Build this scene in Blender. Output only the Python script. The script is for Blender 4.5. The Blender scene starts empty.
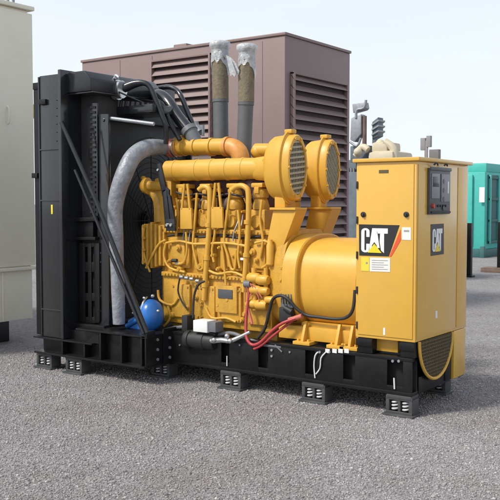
import bpy, bmesh, math, random
from math import sin, cos, pi, atan2, radians, sqrt
from mathutils import Vector, Matrix

random.seed(7)
S = bpy.context.scene
COL = S.collection

# ------------------------------------------------------------------ camera
CAM = Vector((3.37, -7.27, 2.0))
FPX = 859.0                      # focal length in pixels of a 500 px wide picture
YAW = atan2(620, 859); PITCH = atan2(47, 859)
cd = bpy.data.cameras.new('camera')
cam = bpy.data.objects.new('camera', cd)
COL.objects.link(cam)
cam.location = CAM
cam.rotation_euler = (pi/2 - PITCH, 0, YAW)
cd.sensor_width = 36.0
cd.lens = 36.0*FPX/500.0
cd.clip_start = 0.1
cd.clip_end = 3000
S.camera = cam

# ------------------------------------------------------------------ world, sun, exposure
SUN_DIR = Vector((-0.42, -0.80, 0.95)).normalized()
sun_el = math.asin(SUN_DIR.z)
sun_rot = atan2(SUN_DIR.x, SUN_DIR.y)
w = bpy.data.worlds.new('World')
S.world = w
w.use_nodes = True
nt = w.node_tree
for n in list(nt.nodes): nt.nodes.remove(n)
out = nt.nodes.new('ShaderNodeOutputWorld')
bg = nt.nodes.new('ShaderNodeBackground')
sky = nt.nodes.new('ShaderNodeTexSky')
sky.sky_type = 'NISHITA'
sky.sun_disc = False
sky.sun_elevation = sun_el
sky.sun_rotation = sun_rot
sky.dust_density = 3.0
tc = nt.nodes.new('ShaderNodeTexCoord')
sep = nt.nodes.new('ShaderNodeSeparateXYZ')
nt.links.new(tc.outputs['Generated'], sep.inputs[0])
# thin high overcast: pale veil, densest towards the horizon, with soft streaks
mp = nt.nodes.new('ShaderNodeMapping')
mp.inputs['Scale'].default_value = (2.0, 2.0, 9.0)
nt.links.new(tc.outputs['Generated'], mp.inputs[0])
nz = nt.nodes.new('ShaderNodeTexNoise')
nz.inputs['Scale'].default_value = 1.6
nz.inputs['Detail'].default_value = 6
nz.inputs['Roughness'].default_value = 0.5
nt.links.new(mp.outputs[0], nz.inputs['Vector'])
mr = nt.nodes.new('ShaderNodeMapRange')
mr.inputs['From Min'].default_value = 0.0
mr.inputs['From Max'].default_value = 0.85
mr.inputs['To Min'].default_value = 0.93
mr.inputs['To Max'].default_value = 0.45
nt.links.new(sep.outputs['Z'], mr.inputs['Value'])
ma = nt.nodes.new('ShaderNodeMath'); ma.operation = 'MULTIPLY_ADD'
ma.inputs[1].default_value = 0.22
nt.links.new(nz.outputs['Fac'], ma.inputs[0])
ms = nt.nodes.new('ShaderNodeMath'); ms.operation = 'SUBTRACT'
ms.inputs[1].default_value = 0.10
nt.links.new(mr.outputs[0], ms.inputs[0])
nt.links.new(ms.outputs[0], ma.inputs[2])
ma.use_clamp = True
mx = nt.nodes.new('ShaderNodeMix'); mx.data_type = 'RGBA'
mx.inputs['B'].default_value = (6.25, 6.65, 7.0, 1)
nt.links.new(ma.outputs[0], mx.inputs['Factor'])
nt.links.new(sky.outputs[0], mx.inputs['A'])
nt.links.new(mx.outputs['Result'], bg.inputs['Color'])
bg.inputs['Strength'].default_value = 0.095
nt.links.new(bg.outputs[0], out.inputs[0])

ld = bpy.data.lights.new('sun', 'SUN')
ld.energy = 2.1
ld.angle = radians(10)
ld.color = (1.0, 0.95, 0.86)
sun = bpy.data.objects.new('sun', ld)
COL.objects.link(sun)
sun.rotation_euler = SUN_DIR.to_track_quat('Z', 'Y').to_euler()
sun.location = (0, 0, 20)

S.view_settings.view_transform = 'Standard'
S.view_settings.look = 'None'
S.view_settings.gamma = 1
S.view_settings.exposure = 0.72
S.view_settings.use_curve_mapping = False

# ------------------------------------------------------------------ measuring helper
FW = Vector((-sin(YAW)*cos(PITCH), cos(YAW)*cos(PITCH), -sin(PITCH)))
RT = Vector((cos(YAW), sin(YAW), 0))
UP = RT.cross(FW)
def W(px, py, Y=None, X=None, Z=None):
    """world point seen at a picture position on a known plane of the place"""
    r = FW + RT*((px-250)/FPX) + UP*((250-py)/FPX)
    if Y is not None: t = (Y-CAM.y)/r.y
    elif X is not None: t = (X-CAM.x)/r.x
    else: t = (Z-CAM.z)/r.z
    return CAM + r*t

# ------------------------------------------------------------------ materials
def mat(name, col, rough=0.5, metal=0.0, var=0.12, vscale=6.0, bump=0.0, bscale=60.0,
        dirt=None, dirt_amt=0.35, dirt_scale=3.0, coat=0.0, spec=0.5):
    m = bpy.data.materials.new(name)
    m.use_nodes = True
    t = m.node_tree
    b = t.nodes['Principled BSDF']
    b.inputs['Metallic'].default_value = metal
    b.inputs['Specular IOR Level'].default_value = spec
    b.inputs['Coat Weight'].default_value = coat
    b.inputs['Coat Roughness'].default_value = 0.15
    co = t.nodes.new('ShaderNodeTexCoord')
    n1 = t.nodes.new('ShaderNodeTexNoise')
    n1.inputs['Scale'].default_value = vscale
    n1.inputs['Detail'].default_value = 8
    n1.inputs['Roughness'].default_value = 0.65
    t.links.new(co.outputs['Object'], n1.inputs['Vector'])
    r = t.nodes.new('ShaderNodeValToRGB')
    r.color_ramp.elements[0].position = 0.3
    r.color_ramp.elements[1].position = 0.7
    r.color_ramp.elements[0].color = tuple(c*(1-var) for c in col)+(1,)
    r.color_ramp.elements[1].color = tuple(min(1, c*(1+var)) for c in col)+(1,)
    t.links.new(n1.outputs['Fac'], r.inputs[0])
    last = r.outputs[0]
    if dirt:
        n2 = t.nodes.new('ShaderNodeTexNoise')
        n2.inputs['Scale'].default_value = dirt_scale
        n2.inputs['Detail'].default_value = 10
        n2.inputs['Roughness'].default_value = 0.7
        mpp = t.nodes.new('ShaderNodeMapping')
        mpp.inputs['Scale'].default_value = (1.0, 1.0, 0.35)
        t.links.new(co.outputs['Object'], mpp.inputs[0])
        t.links.new(mpp.outputs[0], n2.inputs['Vector'])
        q = t.nodes.new('ShaderNodeMapRange')
        q.inputs['From Min'].default_value = 0.5
        q.inputs['From Max'].default_value = 0.78
        q.inputs['To Max'].default_value = dirt_amt
        t.links.new(n2.outputs['Fac'], q.inputs['Value'])
        x = t.nodes.new('ShaderNodeMix'); x.data_type = 'RGBA'
        x.inputs['B'].default_value = tuple(dirt)+(1,)
        t.links.new(q.outputs[0], x.inputs['Factor'])
        t.links.new(last, x.inputs['A'])
        last = x.outputs['Result']
    t.links.new(last, b.inputs['Base Color'])
    q2 = t.nodes.new('ShaderNodeMapRange')
    q2.inputs['To Min'].default_value = max(0.05, rough-0.1)
    q2.inputs['To Max'].default_value = min(1, rough+0.12)
    t.links.new(n1.outputs['Fac'], q2.inputs['Value'])
    t.links.new(q2.outputs[0], b.inputs['Roughness'])
    if bump > 0:
        n3 = t.nodes.new('ShaderNodeTexNoise')
        n3.inputs['Scale'].default_value = bscale
        n3.inputs['Detail'].default_value = 5
        t.links.new(co.outputs['Object'], n3.inputs['Vector'])
        bp = t.nodes.new('ShaderNodeBump')
        bp.inputs['Strength'].default_value = bump
        bp.inputs['Distance'].default_value = 0.01
        t.links.new(n3.outputs['Fac'], bp.inputs['Height'])
        t.links.new(bp.outputs[0], b.inputs['Normal'])
    return m

M = {}
M['yellow'] = mat('yellow_paint', (0.63, 0.35, 0.045), 0.42, var=0.05, dirt=(0.30, 0.15, 0.03), dirt_amt=0.22, spec=0.5)
M['yellow_cab'] = mat('yellow_cabinet_paint', (0.66, 0.385, 0.06), 0.24, var=0.03, coat=0.5, dirt=(0.55, 0.40, 0.16), dirt_amt=0.25, dirt_scale=1.6)
M['yellow_eng'] = mat('yellow_engine_paint', (0.57, 0.315, 0.04), 0.42, var=0.09, vscale=14, dirt=(0.13, 0.065, 0.02), dirt_amt=0.6, dirt_scale=4.5, bump=0.35, bscale=55)
M['black'] = mat('black_paint', (0.009, 0.0095, 0.011), 0.34, var=0.2, spec=0.3, dirt=(0.04, 0.038, 0.036), dirt_amt=0.35)
M['black_gloss'] = mat('black_gloss_paint', (0.014, 0.016, 0.02), 0.22, var=0.15, dirt=(0.05, 0.05, 0.05), dirt_amt=0.3)
M['dark_void'] = mat('dark_recess', (0.008, 0.008, 0.009), 0.8, var=0.2)
M['core'] = mat('radiator_core', (0.025, 0.025, 0.026), 0.6, var=0.25, vscale=20, bump=0.3, bscale=120)
M['steel'] = mat('grey_steel', (0.30, 0.32, 0.35), 0.5, metal=0.45, var=0.15, vscale=12)
M['bluegrey'] = mat('blue_grey_paint', (0.12, 0.15, 0.18), 0.5, var=0.2)
M['foot'] = mat('dark_grey_cast_iron', (0.055, 0.058, 0.062), 0.5, var=0.2, dirt=(0.16, 0.15, 0.14), dirt_amt=0.4)
M['grille'] = mat('galvanised_mesh', (0.36, 0.33, 0.24), 0.5, metal=0.2, var=0.15, vscale=20)
M['grey'] = mat('grey_paint', (0.14, 0.15, 0.165), 0.45, var=0.12)
M['column'] = mat('slate_paint', (0.013, 0.015, 0.018), 0.16, var=0.12, spec=0.6, coat=0.35, dirt=(0.035, 0.035, 0.036), dirt_amt=0.4)
M['stack'] = mat('grey_exhaust_pipe', (0.105, 0.115, 0.125), 0.6, var=0.12, vscale=8)
M['wrap'] = mat('tan_insulation', (0.185, 0.155, 0.105), 0.85, var=0.28, vscale=18, bump=0.6, bscale=45)
M['plastic'] = mat('plastic_film', (0.58, 0.62, 0.66), 0.16, var=0.25, vscale=22, bump=1.0, bscale=34)
M['plastic'].node_tree.nodes['Principled BSDF'].inputs['Alpha'].default_value = 0.66
M['alu'] = mat('silver_duct_film', (0.25, 0.27, 0.305), 0.42, metal=0.1, var=0.3, vscale=9, bump=1.0, bscale=20)
M['chrome'] = mat('bright_metal', (0.62, 0.64, 0.66), 0.25, metal=0.9, var=0.1)
M['spring'] = mat('weathered_white_paint', (0.50, 0.51, 0.52), 0.5, var=0.2, vscale=30)
M['white'] = mat('white_paint', (0.75, 0.76, 0.77), 0.4, var=0.05)
M['label'] = mat('label_white', (0.72, 0.72, 0.70), 0.45, var=0.04)
M['print'] = mat('label_print', (0.28, 0.28, 0.28), 0.5, var=0.1)
M['logo_black'] = mat('decal_black', (0.022, 0.022, 0.024), 0.35, var=0.05)
M['logo_yellow'] = mat('decal_yellow', (0.78, 0.60, 0.03), 0.35, var=0.03)
M['logo_red'] = mat('decal_red', (0.68, 0.09, 0.035), 0.35, var=0.03)
M['label_yellow'] = mat('label_yellow', (0.75, 0.60, 0.06), 0.4, var=0.04)
M['red'] = mat('red_hose', (0.40, 0.045, 0.05), 0.4, var=0.12)
M['coupler'] = mat('red_coupler', (0.52, 0.15, 0.10), 0.5, var=0.15)
M['orange'] = mat('heat_tinted_orange_paint', (0.60, 0.27, 0.06), 0.45, var=0.2, vscale=9)
M['rubber'] = mat('black_rubber', (0.02, 0.02, 0.021), 0.55, var=0.2)
M['blue'] = mat('blue_paint', (0.025, 0.16, 0.52), 0.3, var=0.06)
M['shield'] = mat('purple_heat_blanket', (0.085, 0.045, 0.045), 0.75, var=0.3, vscale=14, bump=0.6, bscale=30)
M['brown'] = mat('brown_enclosure_paint', (0.225, 0.160, 0.155), 0.5, var=0.05, vscale=2, dirt=(0.29, 0.24, 0.235), dirt_amt=0.25, dirt_scale=1.0)
M['brown_d'] = mat('brown_louver_gap_shade', (0.045, 0.03, 0.028), 0.7, var=0.15)  # dark backing behind the slats: shade of the gaps put into the colour
M['beige'] = mat('beige_enclosure_paint', (0.80, 0.755, 0.63), 0.5, var=0.04, vscale=2, dirt=(0.58, 0.54, 0.45), dirt_amt=0.25, dirt_scale=1.0)
M['teal'] = mat('teal_paint', (0.06, 0.44, 0.39), 0.45, var=0.06)
M['teal_d'] = mat('teal_shaded_side_and_skid', (0.035, 0.12, 0.12), 0.5, var=0.15)  # darker teal: shade of the unlit right side put into the colour; skid shares it
M['cream'] = mat('cream_paint', (0.55, 0.49, 0.36), 0.5, var=0.08, vscale=3)
M['rust'] = mat('rusty_steel', (0.16, 0.11, 0.085), 0.75, var=0.3, vscale=6)
M['panel'] = mat('control_panel_grey', (0.075, 0.08, 0.09), 0.4, var=0.08)
M['panel_l'] = mat('control_panel_light_grey', (0.22, 0.23, 0.25), 0.4, var=0.08)
M['glass'] = mat('display_glass', (0.03, 0.035, 0.045), 0.08, var=0.05)
M['mesh'] = mat('guard_mesh', (0.10, 0.075, 0.035), 0.6, var=0.2, vscale=30)
M['grille_back'] = mat('filter_element', (0.03, 0.03, 0.032), 0.7, var=0.15, vscale=20)

def ground_mat():
    m = bpy.data.materials.new('gravel')
    m.use_nodes = True
    t = m.node_tree; b = t.nodes['Principled BSDF']
    L = t.links.new
    co = t.nodes.new('ShaderNodeTexCoord')
    def vor(sc):
        v = t.nodes.new('ShaderNodeTexVoronoi'); v.inputs['Scale'].default_value = sc
        L(co.outputs['Object'], v.inputs['Vector']); return v
    def noi(sc, d=6, ro=0.6):
        v = t.nodes.new('ShaderNodeTexNoise'); v.inputs['Scale'].default_value = sc
        v.inputs['Detail'].default_value = d; v.inputs['Roughness'].default_value = ro
        L(co.outputs['Object'], v.inputs['Vector']); return v
    v1 = vor(34.0); v2 = vor(75.0)
    sepc = t.nodes.new('ShaderNodeSeparateColor'); L(v1.outputs['Color'], sepc.inputs[0])
    r = t.nodes.new('ShaderNodeValToRGB')
    cr = r.color_ramp
    cr.elements[0].position = 0.0; cr.elements[0].color = (0.165, 0.158, 0.158, 1)
    cr.elements[1].position = 1.0; cr.elements[1].color = (0.46, 0.45, 0.455, 1)
    for p, c in ((0.25, (0.238, 0.226, 0.226)), (0.5, (0.278, 0.268, 0.274)), (0.75, (0.312, 0.296, 0.294)), (0.92, (0.36, 0.352, 0.362))):
        e = cr.elements.new(p); e.color = c+(1,)
    L(sepc.outputs[0], r.inputs[0])
    sep2 = t.nodes.new('ShaderNodeSeparateColor'); L(v2.outputs['Color'], sep2.inputs[0])
    r2 = t.nodes.new('ShaderNodeValToRGB')
    r2.color_ramp.elements[0].color = (0.20, 0.193, 0.193, 1)
    r2.color_ramp.elements[1].color = (0.38, 0.37, 0.37, 1)
    L(sep2.outputs[1], r2.inputs[0])
    n0 = noi(9, 4)
    q = t.nodes.new('ShaderNodeMapRange'); q.inputs['From Min'].default_value = 0.42; q.inputs['From Max'].default_value = 0.58
    L(n0.outputs['Fac'], q.inputs['Value'])
    x = t.nodes.new('ShaderNodeMix'); x.data_type = 'RGBA'
    L(q.outputs[0], x.inputs['Factor']); L(r.outputs[0], x.inputs['A']); L(r2.outputs[0], x.inputs['B'])
    # broad patches of finer, browner grit and old wheel tracks
    nb = noi(0.55, 6, 0.62)
    r3 = t.nodes.new('ShaderNodeValToRGB')
    r3.color_ramp.elements[0].position = 0.35; r3.color_ramp.elements[0].color = (0.76, 0.745, 0.745, 1)
    r3.color_ramp.elements[1].position = 0.66; r3.color_ramp.elements[1].color = (0.93, 0.935, 0.955, 1)
    L(nb.outputs['Fac'], r3.inputs[0])
    mm = t.nodes.new('ShaderNodeMix'); mm.data_type = 'RGBA'; mm.blend_type = 'MULTIPLY'
    mm.inputs['Factor'].default_value = 1.0
    L(x.outputs['Result'], mm.inputs['A']); L(r3.outputs[0], mm.inputs['B'])
    L(mm.outputs['Result'], b.inputs['Base Color'])
    b.inputs['Roughness'].default_value = 0.9
    b.inputs['Specular IOR Level'].default_value = 0.25
    h = t.nodes.new('ShaderNodeMath'); h.operation = 'MULTIPLY_ADD'; h.inputs[1].default_value = -1.0
    L(v1.outputs['Distance'], h.inputs[0])
    h2 = t.nodes.new('ShaderNodeMath'); h2.operation = 'MULTIPLY'; h2.inputs[1].default_value = 0.8
    L(noi(22, 4).outputs['Fac'], h2.inputs[0]); L(h2.outputs[0], h.inputs[2])
    bp = t.nodes.new('ShaderNodeBump'); bp.inputs['Strength'].default_value = 0.6; bp.inputs['Distance'].default_value = 0.02
    L(h.outputs[0], bp.inputs['Height']); L(bp.outputs[0], b.inputs['Normal'])
    return m
M['gravel'] = ground_mat()
def stone_mat():
    m = bpy.data.materials.new('loose_stone'); m.use_nodes = True
    t = m.node_tree; b = t.nodes['Principled BSDF']
    gm = t.nodes.new('ShaderNodeNewGeometry'); r = t.nodes.new('ShaderNodeValToRGB')
    cr = r.color_ramp
    cr.elements[0].position = 0.0; cr.elements[0].color = (0.17, 0.165, 0.172, 1)
    cr.elements[1].position = 1.0; cr.elements[1].color = (0.52, 0.51, 0.51, 1)
    for p, c in ((.2, (.25, .24, .245)), (.4, (.315, .303, .305)), (.55, (.335, .303, .292)), (.7, (.305, .308, .326)), (.85, (.375, .36, .355)), (.95, (.43, .42, .425))):
        e = cr.elements.new(p); e.color = c+(1,)
    t.links.new(gm.outputs['Random Per Island'], r.inputs[0])
    # same broad patches as the ground below
    co = t.nodes.new('ShaderNodeTexCoord'); nb = t.nodes.new('ShaderNodeTexNoise')
    nb.inputs['Scale'].default_value = 0.55; nb.inputs['Detail'].default_value = 6; nb.inputs['Roughness'].default_value = 0.62
    t.links.new(co.outputs['Object'], nb.inputs['Vector'])
    r3 = t.nodes.new('ShaderNodeValToRGB')
    r3.color_ramp.elements[0].position = 0.35; r3.color_ramp.elements[0].color = (0.84, 0.80, 0.77, 1)
    r3.color_ramp.elements[1].position = 0.66; r3.color_ramp.elements[1].color = (1.08, 1.08, 1.10, 1)
    t.links.new(nb.outputs['Fac'], r3.inputs[0])
    mm = t.nodes.new('ShaderNodeMix'); mm.data_type = 'RGBA'; mm.blend_type = 'MULTIPLY'; mm.inputs['Factor'].default_value = 1.0
    t.links.new(r.outputs[0], mm.inputs['A']); t.links.new(r3.outputs[0], mm.inputs['B'])
    t.links.new(mm.outputs['Result'], b.inputs['Base Color'])
    b.inputs['Roughness'].default_value = 0.9; b.inputs['Specular IOR Level'].default_value = 0.25
    return m
M['stone'] = stone_mat()

# ------------------------------------------------------------------ mesh helpers
class MB:
    def __init__(self): self.bm = bmesh.new()
    def _merge(self, tmp, mi=0):
        me = bpy.data.meshes.new('tmp'); 
        for f in tmp.faces: f.material_index = mi
        tmp.to_mesh(me); tmp.free()
        self.bm.from_mesh(me); bpy.data.meshes.remove(me)
    def box(self, x0, x1, y0, y1, z0, z1, bev=0.006, mi=0, mtx=None):
        t = bmesh.new()
        bmesh.ops.create_cube(t, size=1)
        for v in t.verts:
            v.co = Vector(((x0+x1)/2+v.co.x*(x1-x0), (y0+y1)/2+v.co.y*(y1-y0), (z0+z1)/2+v.co.z*(z1-z0)))
        m = min(abs(x1-x0), abs(y1-y0), abs(z1-z0))
        bev = min(bev, m*0.3)
        if bev > 0.0008:
            bmesh.ops.bevel(t, geom=list(t.edges), offset=bev, segments=2, affect='EDGES', profile=0.6)
        if mtx: t.transform(mtx)
        self._merge(t, mi); return self
    def poly(self, pts, ext, mi=0, bev=0.0):
        """closed outline of world points extruded by vector ext"""
        t = bmesh.new()
        vs = [t.verts.new(p) for p in pts]
        f = t.faces.new(vs)
        r = bmesh.ops.extrude_face_region(t, geom=[f])
        for v in r['geom']:
            if isinstance(v, bmesh.types.BMVert): v.co += Vector(ext)
        bmesh.ops.recalc_face_normals(t, faces=t.faces)
        if bev > 0: bmesh.ops.bevel(t, geom=list(t.edges), offset=bev, segments=2, affect='EDGES', profile=0.6)
        self._merge(t, mi); return self
    def slab(self, px, Y, th, mi=0, bev=0.0):
        return self.poly([W(a, b, Y=Y) for a, b in px], (0, th, 0), mi, bev)
    def tube(self, pts, rad, n=12, mi=0, caps=True, smooth=3, sy=1.0):
        """round bar along points; rad a number or one per point"""
        P = [Vector(p) for p in pts]
        R = rad if isinstance(rad, (list, tuple)) else [rad]*len(P)
        if smooth > 1 and len(P) > 2:
            Q, RR = [], []
            for i in range(len(P)-1):
                p0, p1, p2, p3 = P[max(i-1, 0)], P[i], P[i+1], P[min(i+2, len(P)-1)]
                for k in range(smooth):
                    u = k/smooth
                    Q.append(0.5*((2*p1)+(p2-p0)*u+(2*p0-5*p1+4*p2-p3)*u*u+(3*p1-p0-3*p2+p3)*u**3))
                    RR.append(R[i]+(R[i+1]-R[i])*u)
            Q.append(P[-1]); RR.append(R[-1]); P, R = Q, RR
        t = bmesh.new()
        rings = []; ref = None
        for i, p in enumerate(P):
            d = (P[min(i+1, len(P)-1)]-P[max(i-1, 0)])
            if d.length < 1e-9: d = Vector((0, 0, 1))
            d.normalize()
            if ref is None:
                ref = Vector((0, 0, 1)) if abs(d.z) < 0.9 else Vector((1, 0, 0))
            a = (ref-d*ref.dot(d)); a.normalize(); b = d.cross(a); ref = a
            rings.append([t.verts.new(p+(a*cos(2*pi*k/n)+b*sin(2*pi*k/n)*sy)*R[i]) for k in range(n)])
        for i in range(len(rings)-1):
            for k in range(n):
                f = t.faces.new((rings[i][k], rings[i][(k+1) % n], rings[i+1][(k+1) % n], rings[i+1][k])); f.smooth = True
        if caps:
            t.faces.new(rings[0][::-1]); t.faces.new(rings[-1])
        bmesh.ops.recalc_face_normals(t, faces=t.faces)
        self._merge(t, mi); return self
    def lathe(self, c, axis, prof, n=40, sy=1.0, mi=0):
        """profile [(along, radius)] round an axis 'X','Y','Z' through c; sy squeezes the depth"""
        t = bmesh.new(); rings = []
        for s, r in prof:
            ring = []
            for k in range(n):
                a = 2*pi*k/n
                u, v = r*cos(a)*sy, r*sin(a)
                if axis == 'X': p = (s, u, v)
                elif axis == 'Y': p = (u, s, v)
                else: p = (u, v, s)
                ring.append(t.verts.new(Vector(c)+Vector(p)))
            rings.append(ring)
        for i in range(len(rings)-1):
            sm = abs(prof[i+1][1]-prof[i][1]) < 0.6*abs(prof[i+1][0]-prof[i][0])+1e-6 or True
            for k in range(n):
                f = t.faces.new((rings[i][k], rings[i][(k+1) % n], rings[i+1][(k+1) % n], rings[i+1][k])); f.smooth = sm
        if prof[0][1] > 1e-6: t.faces.new(rings[0][::-1])
        if prof[-1][1] > 1e-6: t.faces.new(rings[-1])
        bmesh.ops.remove_doubles(t, verts=t.verts, dist=1e-6)
        bmesh.ops.recalc_face_normals(t, faces=t.faces)
        self._merge(t, mi); return self
    def ball(self, c, r, sc=(1, 1, 1), mi=0, n=20):
        t = bmesh.new()
        bmesh.ops.create_uvsphere(t, u_segments=n, v_segments=n//2+2, radius=r)
        for v in t.verts: v.co = Vector(c)+Vector((v.co.x*sc[0], v.co.y*sc[1], v.co.z*sc[2]))
        for f in t.faces: f.smooth = True
        self._merge(t, mi); return self
    def bolt(self, c, d, r=0.014, h=0.012, mi=0):
        d = Vector(d).normalized(); c = Vector(c)
        return self.tube([c, c+d*h], r, n=6, mi=mi, smooth=1)
    def build(self, name, m, parent=None, sharp=True):
        me = bpy.data.meshes.new(name)
        self.bm.to_mesh(me); self.bm.free()
        for x in (m if isinstance(m, (list, tuple)) else [m]): me.materials.append(M[x])
        o = bpy.data.objects.new(name, me)
        COL.objects.link(o)
        if sharp:
            try: me.set_sharp_from_angle(angle=radians(38))
            except Exception: pass
        if parent is not None:
            o.parent = parent
            o.matrix_parent_inverse = Matrix.Identity(4)
            off = world_loc(parent)
            me.transform(Matrix.Translation(-off))
        return o

def each(mb, name, m, parent):
    """link every separate piece collected in mb as an object of its own"""
    bm = mb.bm; bm.verts.index_update(); bm.faces.index_update(); bm.verts.ensure_lookup_table(); seen = set(); res = []
    for v0 in bm.verts:
        if v0.index in seen: continue
        stack_, isl = [v0], []
        seen.add(v0.index)
        while stack_:
            v = stack_.pop(); isl.append(v)
            for e in v.link_edges:
                u = e.other_vert(v)
                if u.index not in seen: seen.add(u.index); stack_.append(u)
        one = MB(); mp_ = {v: one.bm.verts.new(v.co) for v in isl}
        fs = {f for v in isl for f in v.link_faces}
        for f in sorted(fs, key=lambda f: f.index):
            g_ = one.bm.faces.new([mp_[v] for v in f.verts]); g_.smooth = f.smooth; g_.material_index = f.material_index
        res.append(one.build(name, m, parent))
    bm.free()
    return res
def world_loc(o):
    v = Vector(o.location)
    while o.parent is not None:
        o = o.parent; v += o.location
    return v

def empty(name, loc, label, cat, group=None):
    o = bpy.data.objects.new(name, None)
    COL.objects.link(o); o.location = loc
    o['label'] = label; o['category'] = cat
    if group: o['group'] = group
    return o
def tag(o, label, cat, group=None):
    o['label'] = label; o['category'] = cat
    if group: o['group'] = group
    return o

# ================================================================== SETTING
g = MB()
t = bmesh.new()
bmesh.ops.create_grid(t, x_segments=2, y_segments=2, size=900)
g._merge(t)
o = g.build('ground', 'gravel'); o['kind'] = 'structure'

# loose stones lying on the gravel in the foreground
bm = bmesh.new()
rs = random.Random(3)
import numpy as np
ico = bmesh.new(); bmesh.ops.create_icosphere(ico, subdivisions=1, radius=1)
iv = np.array([v.co[:] for v in ico.verts]); ifc = np.array([[v.index for v in f.verts] for f in ico.faces]); ico.free()
rng = np.random.default_rng(5)
N = 150000
rad_ = np.sqrt(rng.uniform(3.8**2, 12.5**2, N)); ang = YAW+rng.uniform(-.36, .36, N)
keep = rng.random(N) < np.clip((12.8-rad_)/4.0, 0, 1)
rad_, ang = rad_[keep], ang[keep]; N = len(rad_)
gx_, gy_ = CAM.x-np.sin(ang)*rad_, CAM.y+np.cos(ang)*rad_
size = rng.uniform(.004, .0085, N)*np.where(rng.random(N) < .05, 1.7, 1.0)
sc_ = np.stack([size*rng.uniform(.75, 1.4, N), size*rng.uniform(.75, 1.3, N), size*rng.uniform(.5, .95, N)], 1)
jit = rng.uniform(.78, 1.18, (N, len(iv), 1))
V = iv[None]*jit*sc_[:, None, :]
th = rng.uniform(0, 2*pi, N); cs, sn = np.cos(th)[:, None], np.sin(th)[:, None]
VX = V[..., 0]*cs-V[..., 1]*sn+gx_[:, None]; VY = V[..., 0]*sn+V[..., 1]*cs+gy_[:, None]
VZ = V[..., 2]+(sc_[:, 2]*.35)[:, None]
co_ = np.stack([VX, VY, VZ], -1).reshape(-1, 3)
fi = (ifc[None]+(np.arange(N)*len(iv))[:, None, None]).reshape(-1, 3)
me = bpy.data.meshes.new('loose_gravel')
me.vertices.add(len(co_)); me.vertices.foreach_set('co', co_.ravel())
me.loops.add(fi.size); me.loops.foreach_set('vertex_index', fi.ravel().astype(np.int32))
me.polygons.add(len(fi)); me.polygons.foreach_set('loop_start', (np.arange(len(fi))*3).astype(np.int32)); me.polygons.foreach_set('loop_total', np.full(len(fi), 3, np.int32))
me.update(calc_edges=True); me.validate()
me.materials.append(M['stone'])
o = bpy.data.objects.new('loose_gravel', me); COL.objects.link(o)
o['kind'] = 'stuff'; tag(o, 'loose grey and pinkish stones lying on the gravel yard', 'gravel')

# ------------------------------------------------------------------ beige container at the left
bc = empty('beige_enclosure', (-8.6, -0.1, 0), 'tall beige steel enclosure cut off by the left edge of the picture', 'enclosure')
XB = -6.45
b = MB(); b.box(-10.8, XB-0.03, -1.2, 0.95, 1.07, 4.74, 0.02)
b.box(-10.8, XB, -1.2, 1.01, 1.10, 4.70, 0.012)
b.build('body', 'beige', bc)
b = MB(); b.box(-10.85, XB+0.03, -1.25, 1.03, 4.74, 4.80, 0.012); b.build('roof', 'beige', bc)
b = MB(); b.box(-10.8, XB-0.012, -1.15, 0.955, 0.33, 1.065, 0.012)
b.box(-10.8, XB+0.035, -1.2, 1.015, 1.04, 1.085, 0.008)
for yy in (0.42, 0.0, -0.6): b.box(XB-0.02, XB+0.004, yy, yy+0.012, 0.34, 1.03, 0.002)
b.build('base', 'beige', bc)
b = MB(); b.box(-10.6, XB-0.25, -1.05, 0.72, 0.0, 0.33, 0.01); b.build('skid', 'black', bc)
b = MB(); b.tube([(XB+0.0, 0.55, 3.1), (XB+0.03, 0.55, 3.15), (XB+0.03, 0.55, 3.3), (XB+0.0, 0.55, 3.35)], 0.012); b.build('door_handle', 'beige', bc)
b = MB(); b.tube([W(8, 3, X=XB), W(8, -4, X=XB), W(13, -4, X=XB), W(13, 6, X=XB)], 0.02, mi=0); b.build('lifting_eye', 'steel', bc)
b = MB(); b.box(XB-0.06, XB-0.01, 1.012, 1.035, 3.22, 3.42, 0.004); b.build('marker_label', 'label_yellow', bc)

# ------------------------------------------------------------------ brown louvered enclosure
YE = 5.0
c0 = W(285, 32, Y=YE); XE = c0.x; ZT = c0.z
xl = W(82, 60, Y=YE).x; yr = W(350, 50, X=XE).y
be = empty('brown_enclosure', ((xl+XE)/2, (YE+yr)/2, 0), 'large brown generator enclosure with slatted louvers on both visible sides', 'enclosure')
b = MB(); b.box(xl, XE, YE, yr, 0.35, ZT-0.05, 0.015)
b.box(xl-0.02, XE+0.025, YE-0.025, yr+0.02, ZT-0.05, ZT, 0.012)
b.build('body', 'brown', be)
b = MB(); b.box(xl+.2, XE-.2, YE+.15, yr-.15, 0, 0.35, 0.01); b.build('skid', 'black', be)
b = MB()
p = W(190, 42, Y=YE+0.5); b.box(p.x-0.16, p.x+0.16, YE+0.2, YE+0.5, ZT, ZT+0.10, 0.02)
b.build('roof_hatch', 'brown', be)
# seams of the sheet panels
b = MB()
for px in (120, 152, 212, 262): 
    p = W(px, 100, Y=YE); b.box(p.x-0.012, p.x+0.012, YE-0.008, YE+0.004, 0.4, ZT-0.1, 0.002)
each(b, 'panel_seam', 'brown', be)
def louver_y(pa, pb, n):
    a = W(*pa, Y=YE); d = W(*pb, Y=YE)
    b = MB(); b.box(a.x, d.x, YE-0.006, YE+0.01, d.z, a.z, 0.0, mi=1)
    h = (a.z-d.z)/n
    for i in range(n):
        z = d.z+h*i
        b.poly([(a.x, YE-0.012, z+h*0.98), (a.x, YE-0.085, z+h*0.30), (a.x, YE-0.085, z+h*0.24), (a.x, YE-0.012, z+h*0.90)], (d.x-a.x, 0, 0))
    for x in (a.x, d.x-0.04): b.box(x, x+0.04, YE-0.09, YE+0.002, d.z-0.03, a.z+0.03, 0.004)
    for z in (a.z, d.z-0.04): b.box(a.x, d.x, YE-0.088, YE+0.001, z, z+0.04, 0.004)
    b.build('louver_panel', ['brown', 'brown_d'], be)
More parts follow.
